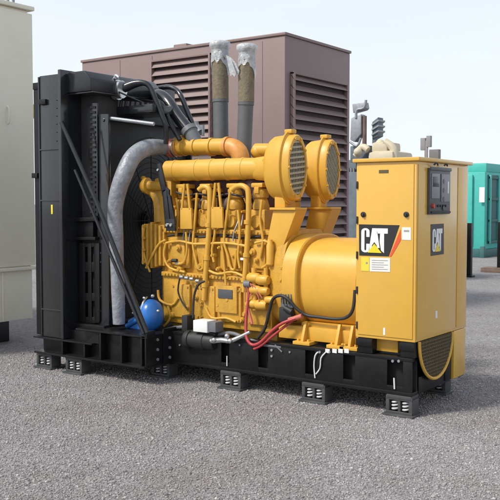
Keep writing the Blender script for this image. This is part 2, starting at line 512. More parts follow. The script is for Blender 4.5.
def louver_x(pa, pb, n):
    a = W(*pa, X=XE); d = W(*pb, X=XE)
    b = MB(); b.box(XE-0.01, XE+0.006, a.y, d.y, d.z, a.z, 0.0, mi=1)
    h = (a.z-d.z)/n
    for i in range(n):
        z = d.z+h*i
        b.poly([(XE+0.012, a.y, z+h*0.98), (XE+0.09, a.y, z+h*0.45), (XE+0.09, a.y, z+h*0.38), (XE+0.012, a.y, z+h*0.90)], (0, d.y-a.y, 0))
    for y in (a.y, d.y-0.05): b.box(XE-0.002, XE+0.085, y, y+0.05, d.z-0.03, a.z+0.03, 0.004)
    for z in (a.z, d.z-0.04): b.box(XE-0.001, XE+0.083, a.y, d.y, z, z+0.04, 0.004)
    b.build('louver_panel', ['brown', 'brown_d'], be)
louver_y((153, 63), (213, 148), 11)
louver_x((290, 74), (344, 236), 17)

# ------------------------------------------------------------------ teal generator housing far right
gy = 21.0
cg = W(484, 257.5, Z=0)
gx0 = W(432, 256, Y=cg.y).x
zt = W(478, 172, Y=cg.y).z
tg = empty('teal_generator', ((gx0+cg.x)/2, cg.y+2, 0), 'bright teal ribbed generator housing standing far off behind the yellow cabinet', 'generator')
b = MB(); b.box(gx0, cg.x, cg.y, cg.y+6.0, 0.3, zt, 0.03)
k = 0
x = gx0
while x < cg.x-0.25:
    b.box(x, x+0.22, cg.y-0.10, cg.y+0.02, 0.45, zt-0.1, 0.03); x += 0.46
b.build('body', 'teal', tg)
b = MB(); zt2 = W(484, 163, Y=cg.y+0.3).z
b.box(gx0+1.0, cg.x-0.05, cg.y+0.25, cg.y+5.7, zt, zt2, 0.05); b.build('roof', 'teal', tg)
b = MB(); b.box(gx0-.1, cg.x+.05, cg.y-.15, cg.y+6.1, 0, 0.30, 0.02)
for i in range(5): b.box(gx0+.4+i*.8, gx0+.55+i*.8, cg.y-.3, cg.y-.14, 0.0, 0.42, 0.01)
b.build('skid', 'teal_d', tg)
b = MB(); b.box(cg.x, cg.x+0.03, cg.y+.25, cg.y+5.8, 0.5, zt-.1, 0.01)
for i in range(7): b.box(cg.x+.03, cg.x+.10, cg.y+.3+i*.9, cg.y+.42+i*.9, 0.5, zt-.1, 0.01, mi=1)
for i in range(4): b.box(cg.x+.03, cg.x+.08, cg.y+.3, cg.y+5.8, 0.5+i*(zt-.75)/3, 0.6+i*(zt-.75)/3, 0.01)
b.build('grille', ['teal_d', 'teal'], tg)
b = MB(); q = W(482, 190, Y=cg.y-0.11); b.box(q.x-.10, q.x+.10, cg.y-.115, cg.y-.10, q.z-.45, q.z+.1, 0.0); b.build('warning_label', 'white', tg)

# dark posts on the yard behind the cabinet
def post(px0, px1, pt, pb, lab):
    q = W((px0+px1)/2, pb, Z=0); d = (q-CAM).dot(FW)
    wd = (px1-px0)/FPX*d
    top = W((px0+px1)/2, pt, Y=q.y).z
    e = empty('steel_post', q, lab, 'post', 'black posts behind the cabinet')
    b = MB(); b.box(q.x-wd/2, q.x+wd/2, q.y-wd/2, q.y+wd/2, 0, top, 0.01); b.build('upright', 'black', e)
    b = MB(); b.box(q.x-wd*.9, q.x+wd*.9, q.y-wd*.9, q.y+wd*.9, 0, 0.05, 0.01); b.build('base_plate', 'black', e)
post(466.5, 471.5, 223, 277, 'short black steel post close behind the right edge of the yellow cabinet')
post(497.5, 502, 222, 272, 'short black steel post at the right edge of the picture before the teal housing')
q = W(496, 272, Z=0)
b = MB(); b.box(q.x-.35, q.x+.35, q.y-.3, q.y+.3, 0.0, 0.10, 0.01)
for i in range(3): b.box(q.x-.36, q.x+.36, q.y-.28+i*.22, q.y-.14+i*.22, 0.10, 0.13, 0.004)
o = b.build('pallet', 'rust'); tag(o, 'low brown wooden pallet on the gravel before the teal housing', 'pallet')

# ------------------------------------------------------------------ machinery far behind, between enclosure and cabinet
YB = 12.0
dm = empty('cream_generator', W(378, 300, Y=YB)*1.0, 'pale cream machine behind the cabinet top, with rusty stack and grey ducts', 'generator')
dm.location = (W(375, 200, Y=YB).x, YB+.6, 0)
def bb(name, m, a, c, y0, y1, bev=0.03, mb=None):
    p = W(*a, Y=y0); q = W(*c, Y=y0)
    b = MB(); b.box(p.x, q.x, y0, y1, q.z, p.z, bev); return b.build(name, m, dm)
bb('engine_block', 'cream', (367, 151), (393, 176), YB, YB+1.2, .14)
bb('cream_hood', 'cream', (371, 142), (387, 153), YB+.1, YB+.9, .10)
b = MB(); b.tube([W(385, 142, Y=YB+.2), W(393, 148, Y=YB+.2), W(395, 158, Y=YB+.2)], 0.10); b.tube([W(356, 156, Y=YB+.1), W(362, 147, Y=YB+.1), W(368, 150, Y=YB+.1)], 0.09)
b.ball(W(380, 144, Y=YB+.4), .12); b.ball(W(358, 152, Y=YB), .11)
each(b, 'intake_pipe', 'cream', dm)
b = MB(); p0 = W(364.5, 140, Y=YB+.4); b.tube([(p0.x, p0.y, p0.z-.5), (p0.x, p0.y, W(364.5, 116, Y=YB+.4).z)], 0.055, n=16, smooth=1); b.build('exhaust_stack', 'rust', dm)
b = MB(); b.slab([(351, 118), (361, 114), (361, 134), (354, 142), (350, 140)], YB+.3, .25, bev=.02)
b.slab([(352, 104), (365, 102), (366, 108), (364, 110), (353, 113)], YB+.35, .2, bev=.02)
b.tube([W(356, 118, Y=YB+.3), W(357, 110, Y=YB+.3), W(364, 108, Y=YB+.3), W(366, 100, Y=YB+.3)], .035)
b.tube([W(350, 142, Y=YB+.2), W(357, 146, Y=YB+.2), W(361, 138, Y=YB+.2)], .03)
each(b, 'steel_duct', 'steel', dm)
b = MB(); b.slab([(372, 122), (378, 117), (378, 136), (372, 139)], YB+.5, .3, bev=.02)
b.tube([W(375, 137, Y=YB+.6), W(375, 147, Y=YB+.6)], .07, n=14, smooth=1)
b.build('silencer', 'bluegrey', dm)
b = MB()
for k in range(3): b.slab([(371.5, 124+k*5), (378.5, 119.5+k*5.2), (378.5, 121+k*5.2), (371.5, 125.7+k*5)], YB+.46, .37)
each(b, 'silencer_band', 'steel', dm)
b = MB()
for a, c, y in (((345, 160), (356, 205), YB+.6), ((350, 146), (368, 162), YB+.3)):
    p = W(*a, Y=y); q = W(*c, Y=y); b.box(p.x, q.x, y, y+.8, q.z, p.z, .03)
p = W(347, 190, Y=YB+.9); b.box(p.x-.4, W(400, 190, Y=YB).x, YB+.5, YB+1.6, 0, W(347, 172, Y=YB+.5).z, .03)
each(b, 'frame', 'bluegrey', dm)
b = MB()
for k in range(4): b.tube([W(346+k*2.6, 168, Y=YB+.55), W(346.5+k*2.6, 200, Y=YB+.55)], .03)
each(b, 'conduit', 'steel', dm)

# ================================================================== THE GENERATOR SET
GS = empty('generator_set', (-2.4, 0.62, 0), 'large yellow diesel generator set with black radiator and base and a CAT cabinet', 'generator')

def rail(y0, y1, face, holes, zs=(0.20, 0.56)):
    """box rail along X with rectangular openings in its outer web"""
    b = MB(); x0, x1 = -3.05, -0.03
    b.box(x0, x1, y0, y1, zs[1]-.035, zs[1], .004)
    b.box(x0, x1, y0, y1, zs[0], zs[0]+.035, .004)
    s = 0.018
    ya, yb = (y0+.004, y0+.02) if face < 0 else (y1-.02, y1-.004)
    cur = x0
    for a, c in holes+[(x1, x1)]:
        b.box(cur, a, ya, yb, zs[0]+.035, zs[1]-.035, .002)
        if c > a:
            b.box(a, c, ya, yb, zs[0]+.035, zs[0]+.085, .002)
        cur = c
    yc = y1-.03 if face < 0 else y0+.03
    b.box(x0, x1, yc-.01, yc+.01, zs[0]+.035, zs[1]-.035, .002, mi=1)
    return b
hx = [(W(a, 350, Y=0).x, W(c, 350, Y=0).x) for a, c in ((221, 229), (258, 268), (305, 315), (343, 355), (387, 403))]
rail(0.0, 0.14, -1, hx).build('base_rail', ['black', 'dark_void'], GS)
rail(1.12, 1.26, 1, hx).build('base_rail', ['black', 'dark_void'], GS)
b = MB()
for x in (-0.20, -0.95, -1.85, -2.6): b.box(x, x+.12, .14, 1.12, .24, .52, .006)
b.box(-3.0, -.1, .2, 1.06, .40, .44, .004)
each(b, 'cross_member', 'black', GS)
# bolts and drain plugs on the rail
b = MB()
for px, py in ((272, 350), (272, 356), (393, 361), (399, 361), (320, 352)): b.bolt(W(px, py, Y=0.002), (0, -1, 0), .014, .012)
for px in (180, 215, 240, 290, 330): b.bolt(W(px, 345 if px < 260 else 352, Y=0.002), (0, -1, 0), .011, .010)
each(b, 'rail_bolt', 'steel', GS)

# vibration isolator feet
def make_foot():
    b = MB()
    b.box(-.155, .155, -.05, .17, 0, .022, .004)              # base plate
    b.box(-.125, .125, -.02, .14, .165, .20, .004)              # top
    for s in (-1, 1): b.box(s*.118-.017, s*.118+.017, -.015, .135, .022, .165, .003)
    b.box(-.012, .012, -.010, .135, .022, .165, .003)
    b.box(-.10, .10, .10, .13, .022, .165, .002)
    b.box(-.135, .135, -.016, .0, .15, .19, .003); b.box(-.135, .135, -.016, .0, .022, .045, .003)
    f = b.build('mounting_foot', 'foot')
    for s in (-1, 1):
        b = MB()
        pts = [(s*.055+.032*cos(a*.9), .04+.04*sin(a*.9), .04+a*.0046) for a in range(0, 26)]
        b.tube(pts, .0105, n=8, smooth=2)
        sp = b.build('spring', 'spring'); sp.parent = f
    return f
foot = make_foot()
feet = [(-4.68, -.36), (-4.14, -.38), (-3.18, .06), (-2.14, .02), (-1.10, .02), (-0.16, .02),
        (-0.30, 1.12), (-1.10, 1.12), (-2.14, 1.12), (-3.18, 1.12), (-4.2, 1.5)]
def put_foot(o, x, y):
    o.parent = GS; o.location = Vector((x, y, 0))-GS.location
src_children = list(foot.children)
for i, (x, y) in enumerate(feet):
    if i == 0: put_foot(foot, x, y); continue
    f2 = foot.copy(); COL.objects.link(f2); put_foot(f2, x, y)
    for ch in src_children:
        c2 = ch.copy(); COL.objects.link(c2); c2.parent = f2

# radiator skid ------------------------------------------------------
YS = -0.40
xs0 = W(36, 350, Y=YS).x; xs1 = W(146, 350, Y=YS).x
xsm = W(92, 330, Y=YS).x
b = MB()
b.box(xs0, xs1, YS-.03, 1.72, .19, .215, .003)                 # bottom plate with flange
b.box(xs0+.02, xs1-.02, YS+.10, YS+.125, .215, .50, .003)       # recessed web
b.box(xsm-.25, xs1, YS-.02, 1.70, .53, .55, .003)              # top flange
b.box(xs0-.01, xsm+.02, YS-.03, YS+.12, .375, .395, .003)          # shelf under the column
b.box(xs1-.02, xs1, YS, 0.03, .215, .53, .003)                 # end plate
b.box(xs0+.02, xs1-.03, 1.60, 1.625, .215, .53, .003)
for px in (62, 84, 100, 121, 141):
    x = W(px, 340, Y=YS).x
    b.box(x-.012, x+.012, YS, YS+.10, .215, .375 if px < 90 else .53, .002)
b.poly([Vector((xsm-.12, YS+.01, .395)), Vector((xsm+.10, YS+.01, .395)), Vector((xsm+.10, YS+.01, .53))], (0, .03, 0))
b.box(xs1+.0, xs1+.02, -.13, .12, .20, .60, .004)                # bolted plate to the rail
b.build('radiator_skid', 'black', GS)
b = MB()
for z in (.27, .38, .49):
    b.bolt((xs1+.002, -.22, z), (1, 0, 0), .017, .014)
    b.bolt((xs1+.022, -.04, z), (1, 0, 0), .017, .014)
each(b, 'skid_bolt', 'steel', GS)

# side columns
def column(yf, s):
    xa, xb = W(41, 200, Y=YS).x, W(60.5, 200, Y=YS).x
    b = MB()
    b.box(xa, xb, yf, yf+.03, .40, 3.50, .006)
    b.box(xb, xb+.045, yf-.02, yf+.30, .40, 3.545, .006)          # proud right flange
    b.box(xa-.02, xa, yf-.01, yf+.25, .40, 3.49, .004)
    b.box(xa, xb, yf+.03, yf+.3, 3.46, 3.5, .004)
    for z in (2.62, 2.02, 0.72):
        if yf < 0: b.box(xa-.0, xb, yf-.012, yf+.002, z, z+.018, .002)
    return b
column(YS, -1).build('side_column', 'column', GS)
column(1.30, 1).build('side_column', 'column', GS)
b = MB()
xa = W(31, 200, Y=YS).x
b.box(xa, xa+.10, YS+.06, YS+.2, .40, 3.42, .004); b.box(xa, xa+.14, YS+.05, YS+.16, 3.36, 3.44, .004)
b.box(xa-.02, xa+.08, YS+.03, YS+.1, 2.30, 2.36, .004)
b.build('rear_post', 'black', GS)
b = MB(); p = W(52, 209, Y=YS-.003); b.box(p.x-.014, p.x+.014, YS-.006, YS+.001, p.z-.06, p.z+.05, .001); b.build('inspection_label', 'label_yellow', GS)
b = MB(); p = W(44, 102, Y=YS-.003); b.box(p.x-.07, p.x+.05, YS-.03, YS+.001, p.z-.03, p.z+.03, .004)
for px, py in ((57, 100), (57, 108), (57, 116), (57, 124), (57, 132), (57, 141)): b.bolt(W(px, py, Y=YS), (0, -1, 0), .008, .006)
b.build('column_latch', 'black', GS)

# radiator core, side frames
YC = -0.12
xc0 = W(62, 200, Y=YC).x-.1; xc1 = W(98, 200, Y=YC).x
b = MB(); b.box(xc0-.25, xc1, YC+.02, 1.50, .56, 3.28, .01)
b.build('radiator_core', 'core', GS)
b = MB()
def sl(px, Y, th, mi=0, bev=.003): b.slab(px, Y, th, mi, bev)
sl([(67, 222), (93, 222), (93, 240), (67, 240)], YC-.05, .06)
sl([(66, 218), (95, 217), (95, 221), (66, 222)], YC-.10, .10)
sl([(66, 237), (95, 237), (95, 240), (66, 240)], YC-.10, .10)
sl([(62, 322), (104, 326), (104, 330), (62, 326)], YC-.12, .12)
sl([(96, 118), (100, 118), (103, 330), (99, 330)], YC-.03, .05)
b.build('core_brace', 'black', GS)
b = MB()   # slotted service plate: frame strips leave the long slots open
for px0, px1 in ((79, 84.5), (87.5, 91), (94, 99)):
    sl([(px0, 243), (px1, 243), (px1+.6, 322), (px0+.6, 322)], YC-.06, .03)
for a, c in ((243, 247), (262, 272), (293, 301), (317, 323)):
    sl([(79.2, a), (98.8, a), (98.8, c), (79.2, c)], YC-.055, .022)
b.build('slotted_plate', 'black', GS)
b = MB()   # perforated ladder strip
sl([(87.5, 103), (97, 103), (98, 216), (89, 216)], YC-.05, .02)
for k in range(22):
    y = 106+k*5; sl([(90, y), (95, y), (95, y+2.2), (90, y+2.2)], YC-.062, .014, mi=1, bev=0)
b.build('ladder_strip', ['column', 'dark_void'], GS)
b = MB()
for k in range(20):
    y = 244+k*3.8; sl([(70, y), (77.5, y), (77.5, y+2.2), (70, y+2.2)], YC-.02, .03, bev=0)
b.build('fin_comb', 'column', GS)
b = MB()
for py in (236, 253, 262, 270, 287, 296, 311, 319): b.bolt(W(101, py, Y=YC-.03), (0, -1, 0), .012, .010)
each(b, 'plate_bolt', 'steel', GS)

# fan shroud: box behind the core with a round opening towards the engine
xf0 = xc1+.002; xf1 = W(109, 200, Y=-.05).x
b = MB()
b.box(xf0, xf1, -.12, -.09, .56, 3.0, .004); b.box(xf0, xf1, 1.45, 1.48, .56, 3.0, .004)
b.box(xf0, xf1, -.09, 1.45, 2.97, 3.0, .004); b.box(xf0, xf1, -.09, 1.45, .56, .60, .004)
b.box(xf0+.01, xf0+.03, -.09, 1.45, .60, 2.97, .004)
b.build('fan_shroud', 'rubber', GS)
b = MB()   # fan guard: rings and spokes
cz, cy = 1.78, .66
for r in [.16+.062*k for k in range(15)]:
    pts = [(xf1+.02, cy+r*.72*cos(a*pi/18), cz+r*sin(a*pi/18)) for a in range(37)]
    b.tube(pts, .004, n=5, smooth=1)
for a in range(12):
    b.tube([(xf1+.02, cy, cz), (xf1+.02, cy+.74*cos(a*pi/6), cz+1.03*sin(a*pi/6))], .006, n=6, smooth=1)
b.build('fan_guard', 'dark_void', GS)
b = MB()
b.lathe((xf1-.10, cy, cz), 'X', [(-.08, .12), (.08, .12)], sy=.75)
for k in range(8):
    a = k*pi/4
    u = Vector((0, cos(a)*.75, sin(a))); v = Vector((0, -sin(a)*.75, cos(a)))
    c = Vector((xf1-.10, cy, cz))
    b.poly([c+u*.1-v*.05, c+u*.9-v*.12, c+u*.95+v*.1, c+u*.1+v*.05], (.015, 0, 0))
b.build('fan', 'black', GS)
# bracket post and rod on the shroud corner
b = MB()
sl([(99, 114), (108, 114), (109, 330), (100, 330)], -.16, .04)
b.bolt(W(103.5, 120, Y=-.16), (0, -1, 0), .02, .012)
b.build('shroud_post', 'column', GS)
b = MB(); b.tube([W(108, 118, Y=-.12), W(154, 124, Y=.02)], .022, smooth=1); b.build('shroud_rod', 'steel', GS)
b = MB(); b.tube([W(119, 92, Y=.1), W(150, 106, Y=.4)], .01, smooth=1)
for k in range(7):
    p = W(118+k*5, 104+k*.4, Y=.25); b.tube([(p.x, p.y, p.z-.08), (p.x+.02, p.y, p.z+.04)], .03, smooth=1)
p = W(116, 111, Y=.2); q = W(152, 111, Y=.2); b.box(p.x, q.x, .2, .7, p.z-.05, p.z+.05, .015)
b.build('top_manifold', 'column', GS)

# head tank over the core
b = MB()
xh0 = W(64, 85, Y=-.3).x; xh1 = xh0+.46
b.poly([(xh0, -.32, 3.28), (xh1, -.32, 3.28), (xh1, -.32, 3.42), (xh1-.10, -.32, 3.52), (xh0+.10, -.32, 3.52), (xh0, -.32, 3.42)], (0, 1.2, 0), bev=.02)
b.build('head_tank', 'black_gloss', GS)
b = MB(); b.box(xh0-.02, xh1+.02, -.30, .86, 3.262, 3.278, .004)
b.build('tank_gasket', 'column', GS)

# diagonal support strut (twin bars)
b = MB()
ytop = YS-.03
b.tube([W(61.5, 122, Y=ytop), W(97, 203, Y=YS-.03), W(147, 333, Y=YS-.01)], .026, n=10, smooth=1)
b.tube([W(75, 170, Y=YS-.05), W(97, 222, Y=YS-.05), W(143.5, 334, Y=YS-.04)], .018, n=10, smooth=1)
p = W(146, 334, Y=YS); b.box(p.x-.05, p.x+.03, YS-.02, YS+.12, p.z-.05, p.z+.03, .004)
b.build('support_strut', 'black_gloss', GS)

# coolant pipes
b = MB()
b.tube([W(100, 90, Y=.1), W(118, 90, Y=.18), W(134, 84, Y=.25), W(144, 83, Y=.28), W(150, 87, Y=.3), W(155, 98, Y=.3), W(163, 118, Y=.32), W(166, 128, Y=.34), W(166, 144, Y=.36)],
       [.085, .06, .05, .034, .032, .03, .03, .03, .03], n=14, smooth=4)
b.build('coolant_pipe', 'black_gloss', GS)
b = MB(); b.tube([W(150, 96, Y=.75), W(160, 95, Y=.7), W(168, 102, Y=.65), W(178, 117, Y=.63), W(191, 133, Y=.62)], [.06, .07, .075, .075, .075], n=16, smooth=4)
b.build('coolant_pipe', 'column', GS)
b = MB(); b.tube([W(150, 90, Y=.98), W(166, 87, Y=.98), W(175, 89, Y=.98), W(181, 96, Y=.95), W(188, 113, Y=.95), W(196, 132, Y=.95)], .032, n=12, smooth=4)
b.build('coolant_pipe', 'column', GS)
b = MB(); b.tube([W(156, 100, Y=.5), W(163, 106, Y=.5), W(172, 126, Y=.48), W(180, 140, Y=.48)], .028, n=12, smooth=4)
b.build('coolant_pipe', 'black_gloss', GS)
b = MB(); p = W(117, 90, Y=.16); 
b.lathe(p, 'X', [(-.09, .05), (-.09, .105), (-.05, .105), (-.05, .085), (-.03, .085), (-.03, .12), (.03, .12), (.03, .085), (.05, .085), (.05, .105), (.09, .105), (.09, .05)], n=24, sy=.8)
b.tube([p+Vector((-.02, -.02, .10)), p+Vector((0, -.02, .17)), p+Vector((.05, -.02, .14))], .018)
b.build('pipe_clamp', 'chrome', GS)
b = MB(); p = W(193, 134, Y=.55)
b.tube([W(188, 129, Y=.62), W(190.5, 132.5, Y=.62)], .10, n=18, smooth=1)
b.tube([W(190, 131, Y=.62), W(198, 147, Y=.64)], .085, n=18, smooth=1)
b.build('pipe_flange', 'grey', GS)
b = MB(); b.tube([W(196, 128, Y=.9), W(200, 133, Y=.9)], .06, n=14, smooth=1); b.tube([W(196, 122, Y=.9), W(197, 130, Y=.9)], .03, smooth=1); b.tube([W(203, 125, Y=.9), W(203, 136, Y=.9)], .02, smooth=1); each(b, 'pipe_union', 'steel', GS)

# silver air hose from the radiator up to the engine
b = MB()
pts = [(119, 324), (118, 290), (117, 262), (116, 235), (115, 212), (118, 192), (125, 172), (133, 157), (144, 149), (156, 147), (168, 148)]
hy = [-.20, -.20, -.20, -.20, -.20, -.19, -.14, -.03, .14, .36, .56]
b.tube([W(a, c, Y=hy[i]) for i, (a, c) in enumerate(pts)], [.07, .078, .078, .085, .088, .095, .10, .10, .10, .095, .085], n=18, smooth=4)
b.build('air_hose', 'alu', GS)
b = MB(); p = W(172, 148, Y=.58)
b.lathe(p, 'X', [(-.06, .085), (-.05, .105), (-.02, .112), (.0, .10), (.02, .112), (.05, .105), (.06, .085)], n=24)
b.build('hose_coupler', 'coupler', GS)
b = MB()
for dx in (-.065, .062): b.lathe((p.x+dx, p.y, p.z), 'X', [(-.012, .09), (-.012, .108), (.012, .108), (.012, .09)], n=24)
each(b, 'hose_clamp', 'chrome', GS)

# ---------------------------------------------------------------- engine
YN = 0.20
b = MB()   # crankcase
xa, xb = W(163, 300, Y=YN).x, W(272, 300, Y=YN).x
b.box(xa, xb, YN, 1.06, .62, 1.18, .03)
b.box(xa+.05, xb, YN+.10, .96, .46, .62, .03)
b.box(xa-.02, xb, YN+.04, 1.02, 1.18, 1.72, .025)
b.box(xa+.02, xb-.02, YN+.34, .80, 1.72, 2.02, .02)
b.box(xa+.02, xb, YN+.42, .78, 2.02, 2.42, .02)
for k in range(4):   # inspection covers along the crankcase side
    x = xa+.16+k*.36
    b.box(x, x+.27, YN-.035, YN+.01, .70, 1.08, .012)
    for dx in (.03, .24):
        for z in (.73, 1.05): b.bolt((x+dx, YN-.035, z), (0, -1, 0), .012, .012)
for k in range(4):   # ribs above
    x = xa+.10+k*.37
    b.box(x, x+.30, YN-.0, YN+.05, 1.26, 1.62, .016)
    b.box(x+.05, x+.25, YN-.022, YN+.02, 1.30, 1.56, .014)
rb = random.Random(11)
for k in range(30):   # bosses, plugs and bolt heads cast on the side
    x = xa+.06+k*(xb-xa-.1)/30
    b.bolt((x, YN-.03, 1.185), (0, -1, 0), .013, .012)
    b.bolt((x, YN-.01, 1.685), (0, -1, 0), .012, .012)
for k in range(26):
    x = rb.uniform(xa+.08, xb-.08); z = rb.choice((rb.uniform(.7, 1.1), rb.uniform(1.24, 1.64)))
    r_ = rb.uniform(.018, .042)
    b.lathe((x, YN-.02, z), 'Y', [(.03, r_), (-.02, r_), (-.03, r_*.8), (-.03, r_*.5), (-.045, r_*.5), (-.045, 0)], n=12)
b.box(xa, xb, YN-.03, YN+.05, 1.16, 1.21, .01)
b.box(xa, xb, YN-.01, YN+.05, 1.66, 1.71, .01)
b.build('engine_block', 'yellow_eng', GS)

# cylinder heads with covers (near bank), the far bank by copying
def head(px):
    p = W(px, 210, Y=.24); x = p.x
    b = MB()
    b.box(x-.10, x+.10, .24, .5, 1.68, 1.93, .02)
    b.lathe((x, .32, 0), 'Z', [(1.93, .095), (1.965, .10), (2.03, .085), (2.045, .07), (2.06, .088), (2.13, .09), (2.155, .07), (2.16, .0)], n=20, sy=.9)
    b.lathe((x, .24, 1.80), 'Y', [(-.045, .0), (-.045, .065), (-.02, .075), (.02, .075)], n=20)
    h = b.build('cylinder_head', 'yellow_eng', GS)
    b = MB(); b.box(x-.075, x+.075, .23, .41, 2.165, 2.215, .018)
    b.box(x-.03, x+.03, .222, .30, 2.10, 2.17, .01)
    b.build('valve_cover', 'yellow', h)
    return h
hs = [head(px) for px in (181, 205, 232, 257)]
for h in hs:
    c = h.copy(); COL.objects.link(c); c.parent = GS; c.location = (0, .42, 0)
    for ch in h.children:
        d = ch.copy(); COL.objects.link(d); d.parent = c
# manifold on the near side: long fat tube with joints
zc = W(165, 171, Y=.3).z
b = MB()
x0, x1 = W(166, 171, Y=.3).x, W(262, 171, Y=.3).x
pr = [(x0, .0), (x0, .085), (x0+.02, .118)]
for px in (176, 198, 213, 228, 244):
    x = W(px, 171, Y=.3).x
    pr += [(x-.016, .118), (x-.012, .124), (x+.012, .124), (x+.016, .118)]
pr += [(x1, .112)]
b.lathe((0, .3, zc), 'X', pr, n=32, sy=.8)
b.build('intake_manifold', 'yellow', GS)
# elbows between heads and manifold, seen as hooked vertical pipes
b = MB()
for pts in ([(199, 190), (203, 187), (208, 188), (210, 196), (209, 230), (206, 270), (204, 300)],
            [(232, 190), (238, 186), (245, 187), (248.5, 195), (248, 230), (246, 262), (244, 292)]):
    b.tube([W(a, c, Y=.14) for a, c in pts], .030, n=14, smooth=4)
each(b, 'riser_pipe', 'yellow', GS)
b = MB()
for pts in ([(197, 193), (195, 220), (193, 243), (195, 256), (198, 268), (203, 268), (203, 256)],
            [(230, 192), (227, 215), (224, 240), (228, 256), (231, 268), (235, 268), (236, 250)],
            [(166, 243), (180, 241), (195, 244), (225, 243), (246, 246)],
            [(146, 268), (152, 256), (159, 244), (166, 240)],
            [(222, 246), (224, 262), (226, 285)],
            [(166, 243), (164, 256), (170, 268), (185, 272)],
            [(158, 290), (160, 300), (172, 305), (178, 298)],
            [(213, 212), (215, 232), (212, 250), (214, 262)], [(186, 232), (187, 250), (184, 262), (178, 264)], [(238, 210), (240, 232), (238, 255), (240, 268)], [(206, 308), (212, 318), (226, 318), (236, 322)], [(168, 306), (170, 318), (164, 326)], [(208, 270), (218, 274), (232, 272), (243, 276)], [(262, 200), (260, 220), (263, 240), (260, 258)], [(176, 198), (178, 214), (176, 236)],
            [(255, 243), (268, 242), (268, 262), (262, 268)]):
    b.tube([W(a, c, Y=.155) for a, c in pts], .0145, n=8, smooth=3)
each(b, 'fuel_line', 'yellow', GS)
for dx, dy in ((0, 0), (31, -1)):   # A shaped lifting brackets
    b = MB()
    b.slab([(a+dx, c+dy) for a, c in ((180, 208), (191, 208), (191.8, 229), (180, 229))], .12, .03, bev=.006)
    b.tube([W(182+dx, 209+dy, Y=.13), W(184.5+dx, 184+dy, Y=.14), W(187.5+dx, 184+dy, Y=.14), W(190+dx, 209+dy, Y=.13)], .016, n=8, smooth=1)
    b.build('hanger_bracket', 'yellow', GS)
# black slotted bracket by the front of the engine
b = MB()
def L(a, c, y=.06): return W(a, c, Y=y)
b.slab([(155, 165), (160, 163), (166, 190), (162, 194)], .06, .03, bev=.004)
b.slab([(162, 190), (166, 189), (170, 224), (165, 228)], .06, .03, bev=.004)
b.slab([(167, 192), (170, 196), (175, 224), (171, 228)], .06, .03, bev=.004)
b.slab([(160, 182), (169, 190), (169, 196), (162, 196)], .063, .024, bev=.003)
b.slab([(165, 219), (174, 219), (175, 231), (166, 231)], .058, .03, bev=.004)
b.build('support_bracket', 'black_gloss', GS)
b = MB(); b.bolt(L(167.5, 225), (0, -1, 0), .018, .02); b.bolt(L(171.5, 225), (0, -1, 0), .018, .02); b.bolt(L(158, 170), (0, -1, 0), .014, .012)
each(b, 'bracket_bolt', 'chrome', GS)

# front drive housing
b = MB()
xq0, xq1 = W(145, 240, Y=.22).x, W(166, 240, Y=.22).x
b.box(xq0+.1, xq1+.05, .26, .98, 1.30, 2.30, .05)
b.box(xq0+.18, xq1+.1, .3, .95, .66, 1.30, .05)
z0, z1 = W(150, 268, Y=.18).z, W(150, 222, Y=.18).z
for k in range(5):
    x = xq0+k*(xq1-xq0)/5
    b.box(x, x+.034, .16, .5, z0+.02*abs(k-2), z1-.02*abs(k-2), .012)
b.box(xq0+.02, xq1, .19, .5, z0+.03, z1-.03, .015)
b.build('front_housing', 'yellow_eng', GS)
b = MB()
p = W(147, 186, Y=.25); 
b.lathe(p, 'X', [(-.09, .0), (-.09, .05), (-.04, .09), (.02, .10), (.03, .06), (.12, .055), (.30, .05)], n=24, sy=.8)
b.tube([W(150, 190, Y=.3), W(158, 200, Y=.3), W(160, 222, Y=.3)], [.055, .06, .07], n=14)
b.tube([W(143, 178, Y=.28), W(147, 182, Y=.24)], .03, n=10, smooth=1)
b.build('water_pump', 'yellow_eng', GS)
b = MB()
b.tube([W(145, 224, Y=.16), W(143, 240, Y=.16), W(145, 258, Y=.16), W(150, 272, Y=.16)], .012, n=8)
for py in (226, 238, 250, 262): b.bolt(W(144.5, py, Y=.15), (0, -1, 0), .018, .03)
each(b, 'housing_bolt', 'yellow', GS)
# upper water manifold with elbow
b = MB()
yu = .62
b.tube([W(178, 147, Y=yu), W(200, 147, Y=yu), W(229, 146.5, Y=yu)], [.10, .095, .095], n=24, smooth=4)
for px in (184, 196, 212, 226):
    q = W(px, 147, Y=yu); b.lathe(q, 'X', [(-.02, .09), (-.02, .108), (.02, .108), (.02, .09)], n=24)
b.tube([W(256, 150, Y=.8), W(272, 150, Y=.8)], .075, n=18, smooth=1)
b.ball(W(181, 143, Y=.6), .085, (1, 1, 1.1)); b.ball(W(258, 152, Y=.8), .085)
b.build('water_manifold', 'yellow', GS)
b = MB(); b.tube([W(227, 146.5, Y=yu), W(233, 147.5, Y=yu), W(238, 151, Y=yu), W(241, 158, Y=yu), W(241, 168, Y=yu)], [.10, .103, .103, .10, .09], n=24, smooth=5)
b.lathe(W(228, 146.6, Y=yu), 'X', [(-.02, .09), (-.02, .115), (.02, .115), (.02, .09)], n=24)
b.build('manifold_elbow', 'orange', GS)
b = MB(); q = W(178, 147, Y=yu); b.lathe(q, 'X', [(-.03, .09), (-.03, .118), (.03, .118), (.03, .09)], n=24)
b.build('manifold_flange', 'orange', GS)
b = MB()   # small fittings below the upper manifold
for px in range(182, 256, 7):
    p = W(px, 158+((px*7) % 5)*.6, Y=.45); p.z -= .02*((px*3) % 4); b.tube([p+Vector((0, 0, .01)), p+Vector((.01*((px*5) % 7)-.03, .03, -.14))], .015+.004*((px*7) % 3), n=8, smooth=1)
for i_, o_ in enumerate(each(b, 'pipe_fitting', 'grey', GS)): o_.data.materials[0] = M[('rust', 'yellow_eng', 'grey')[i_ % 3]]
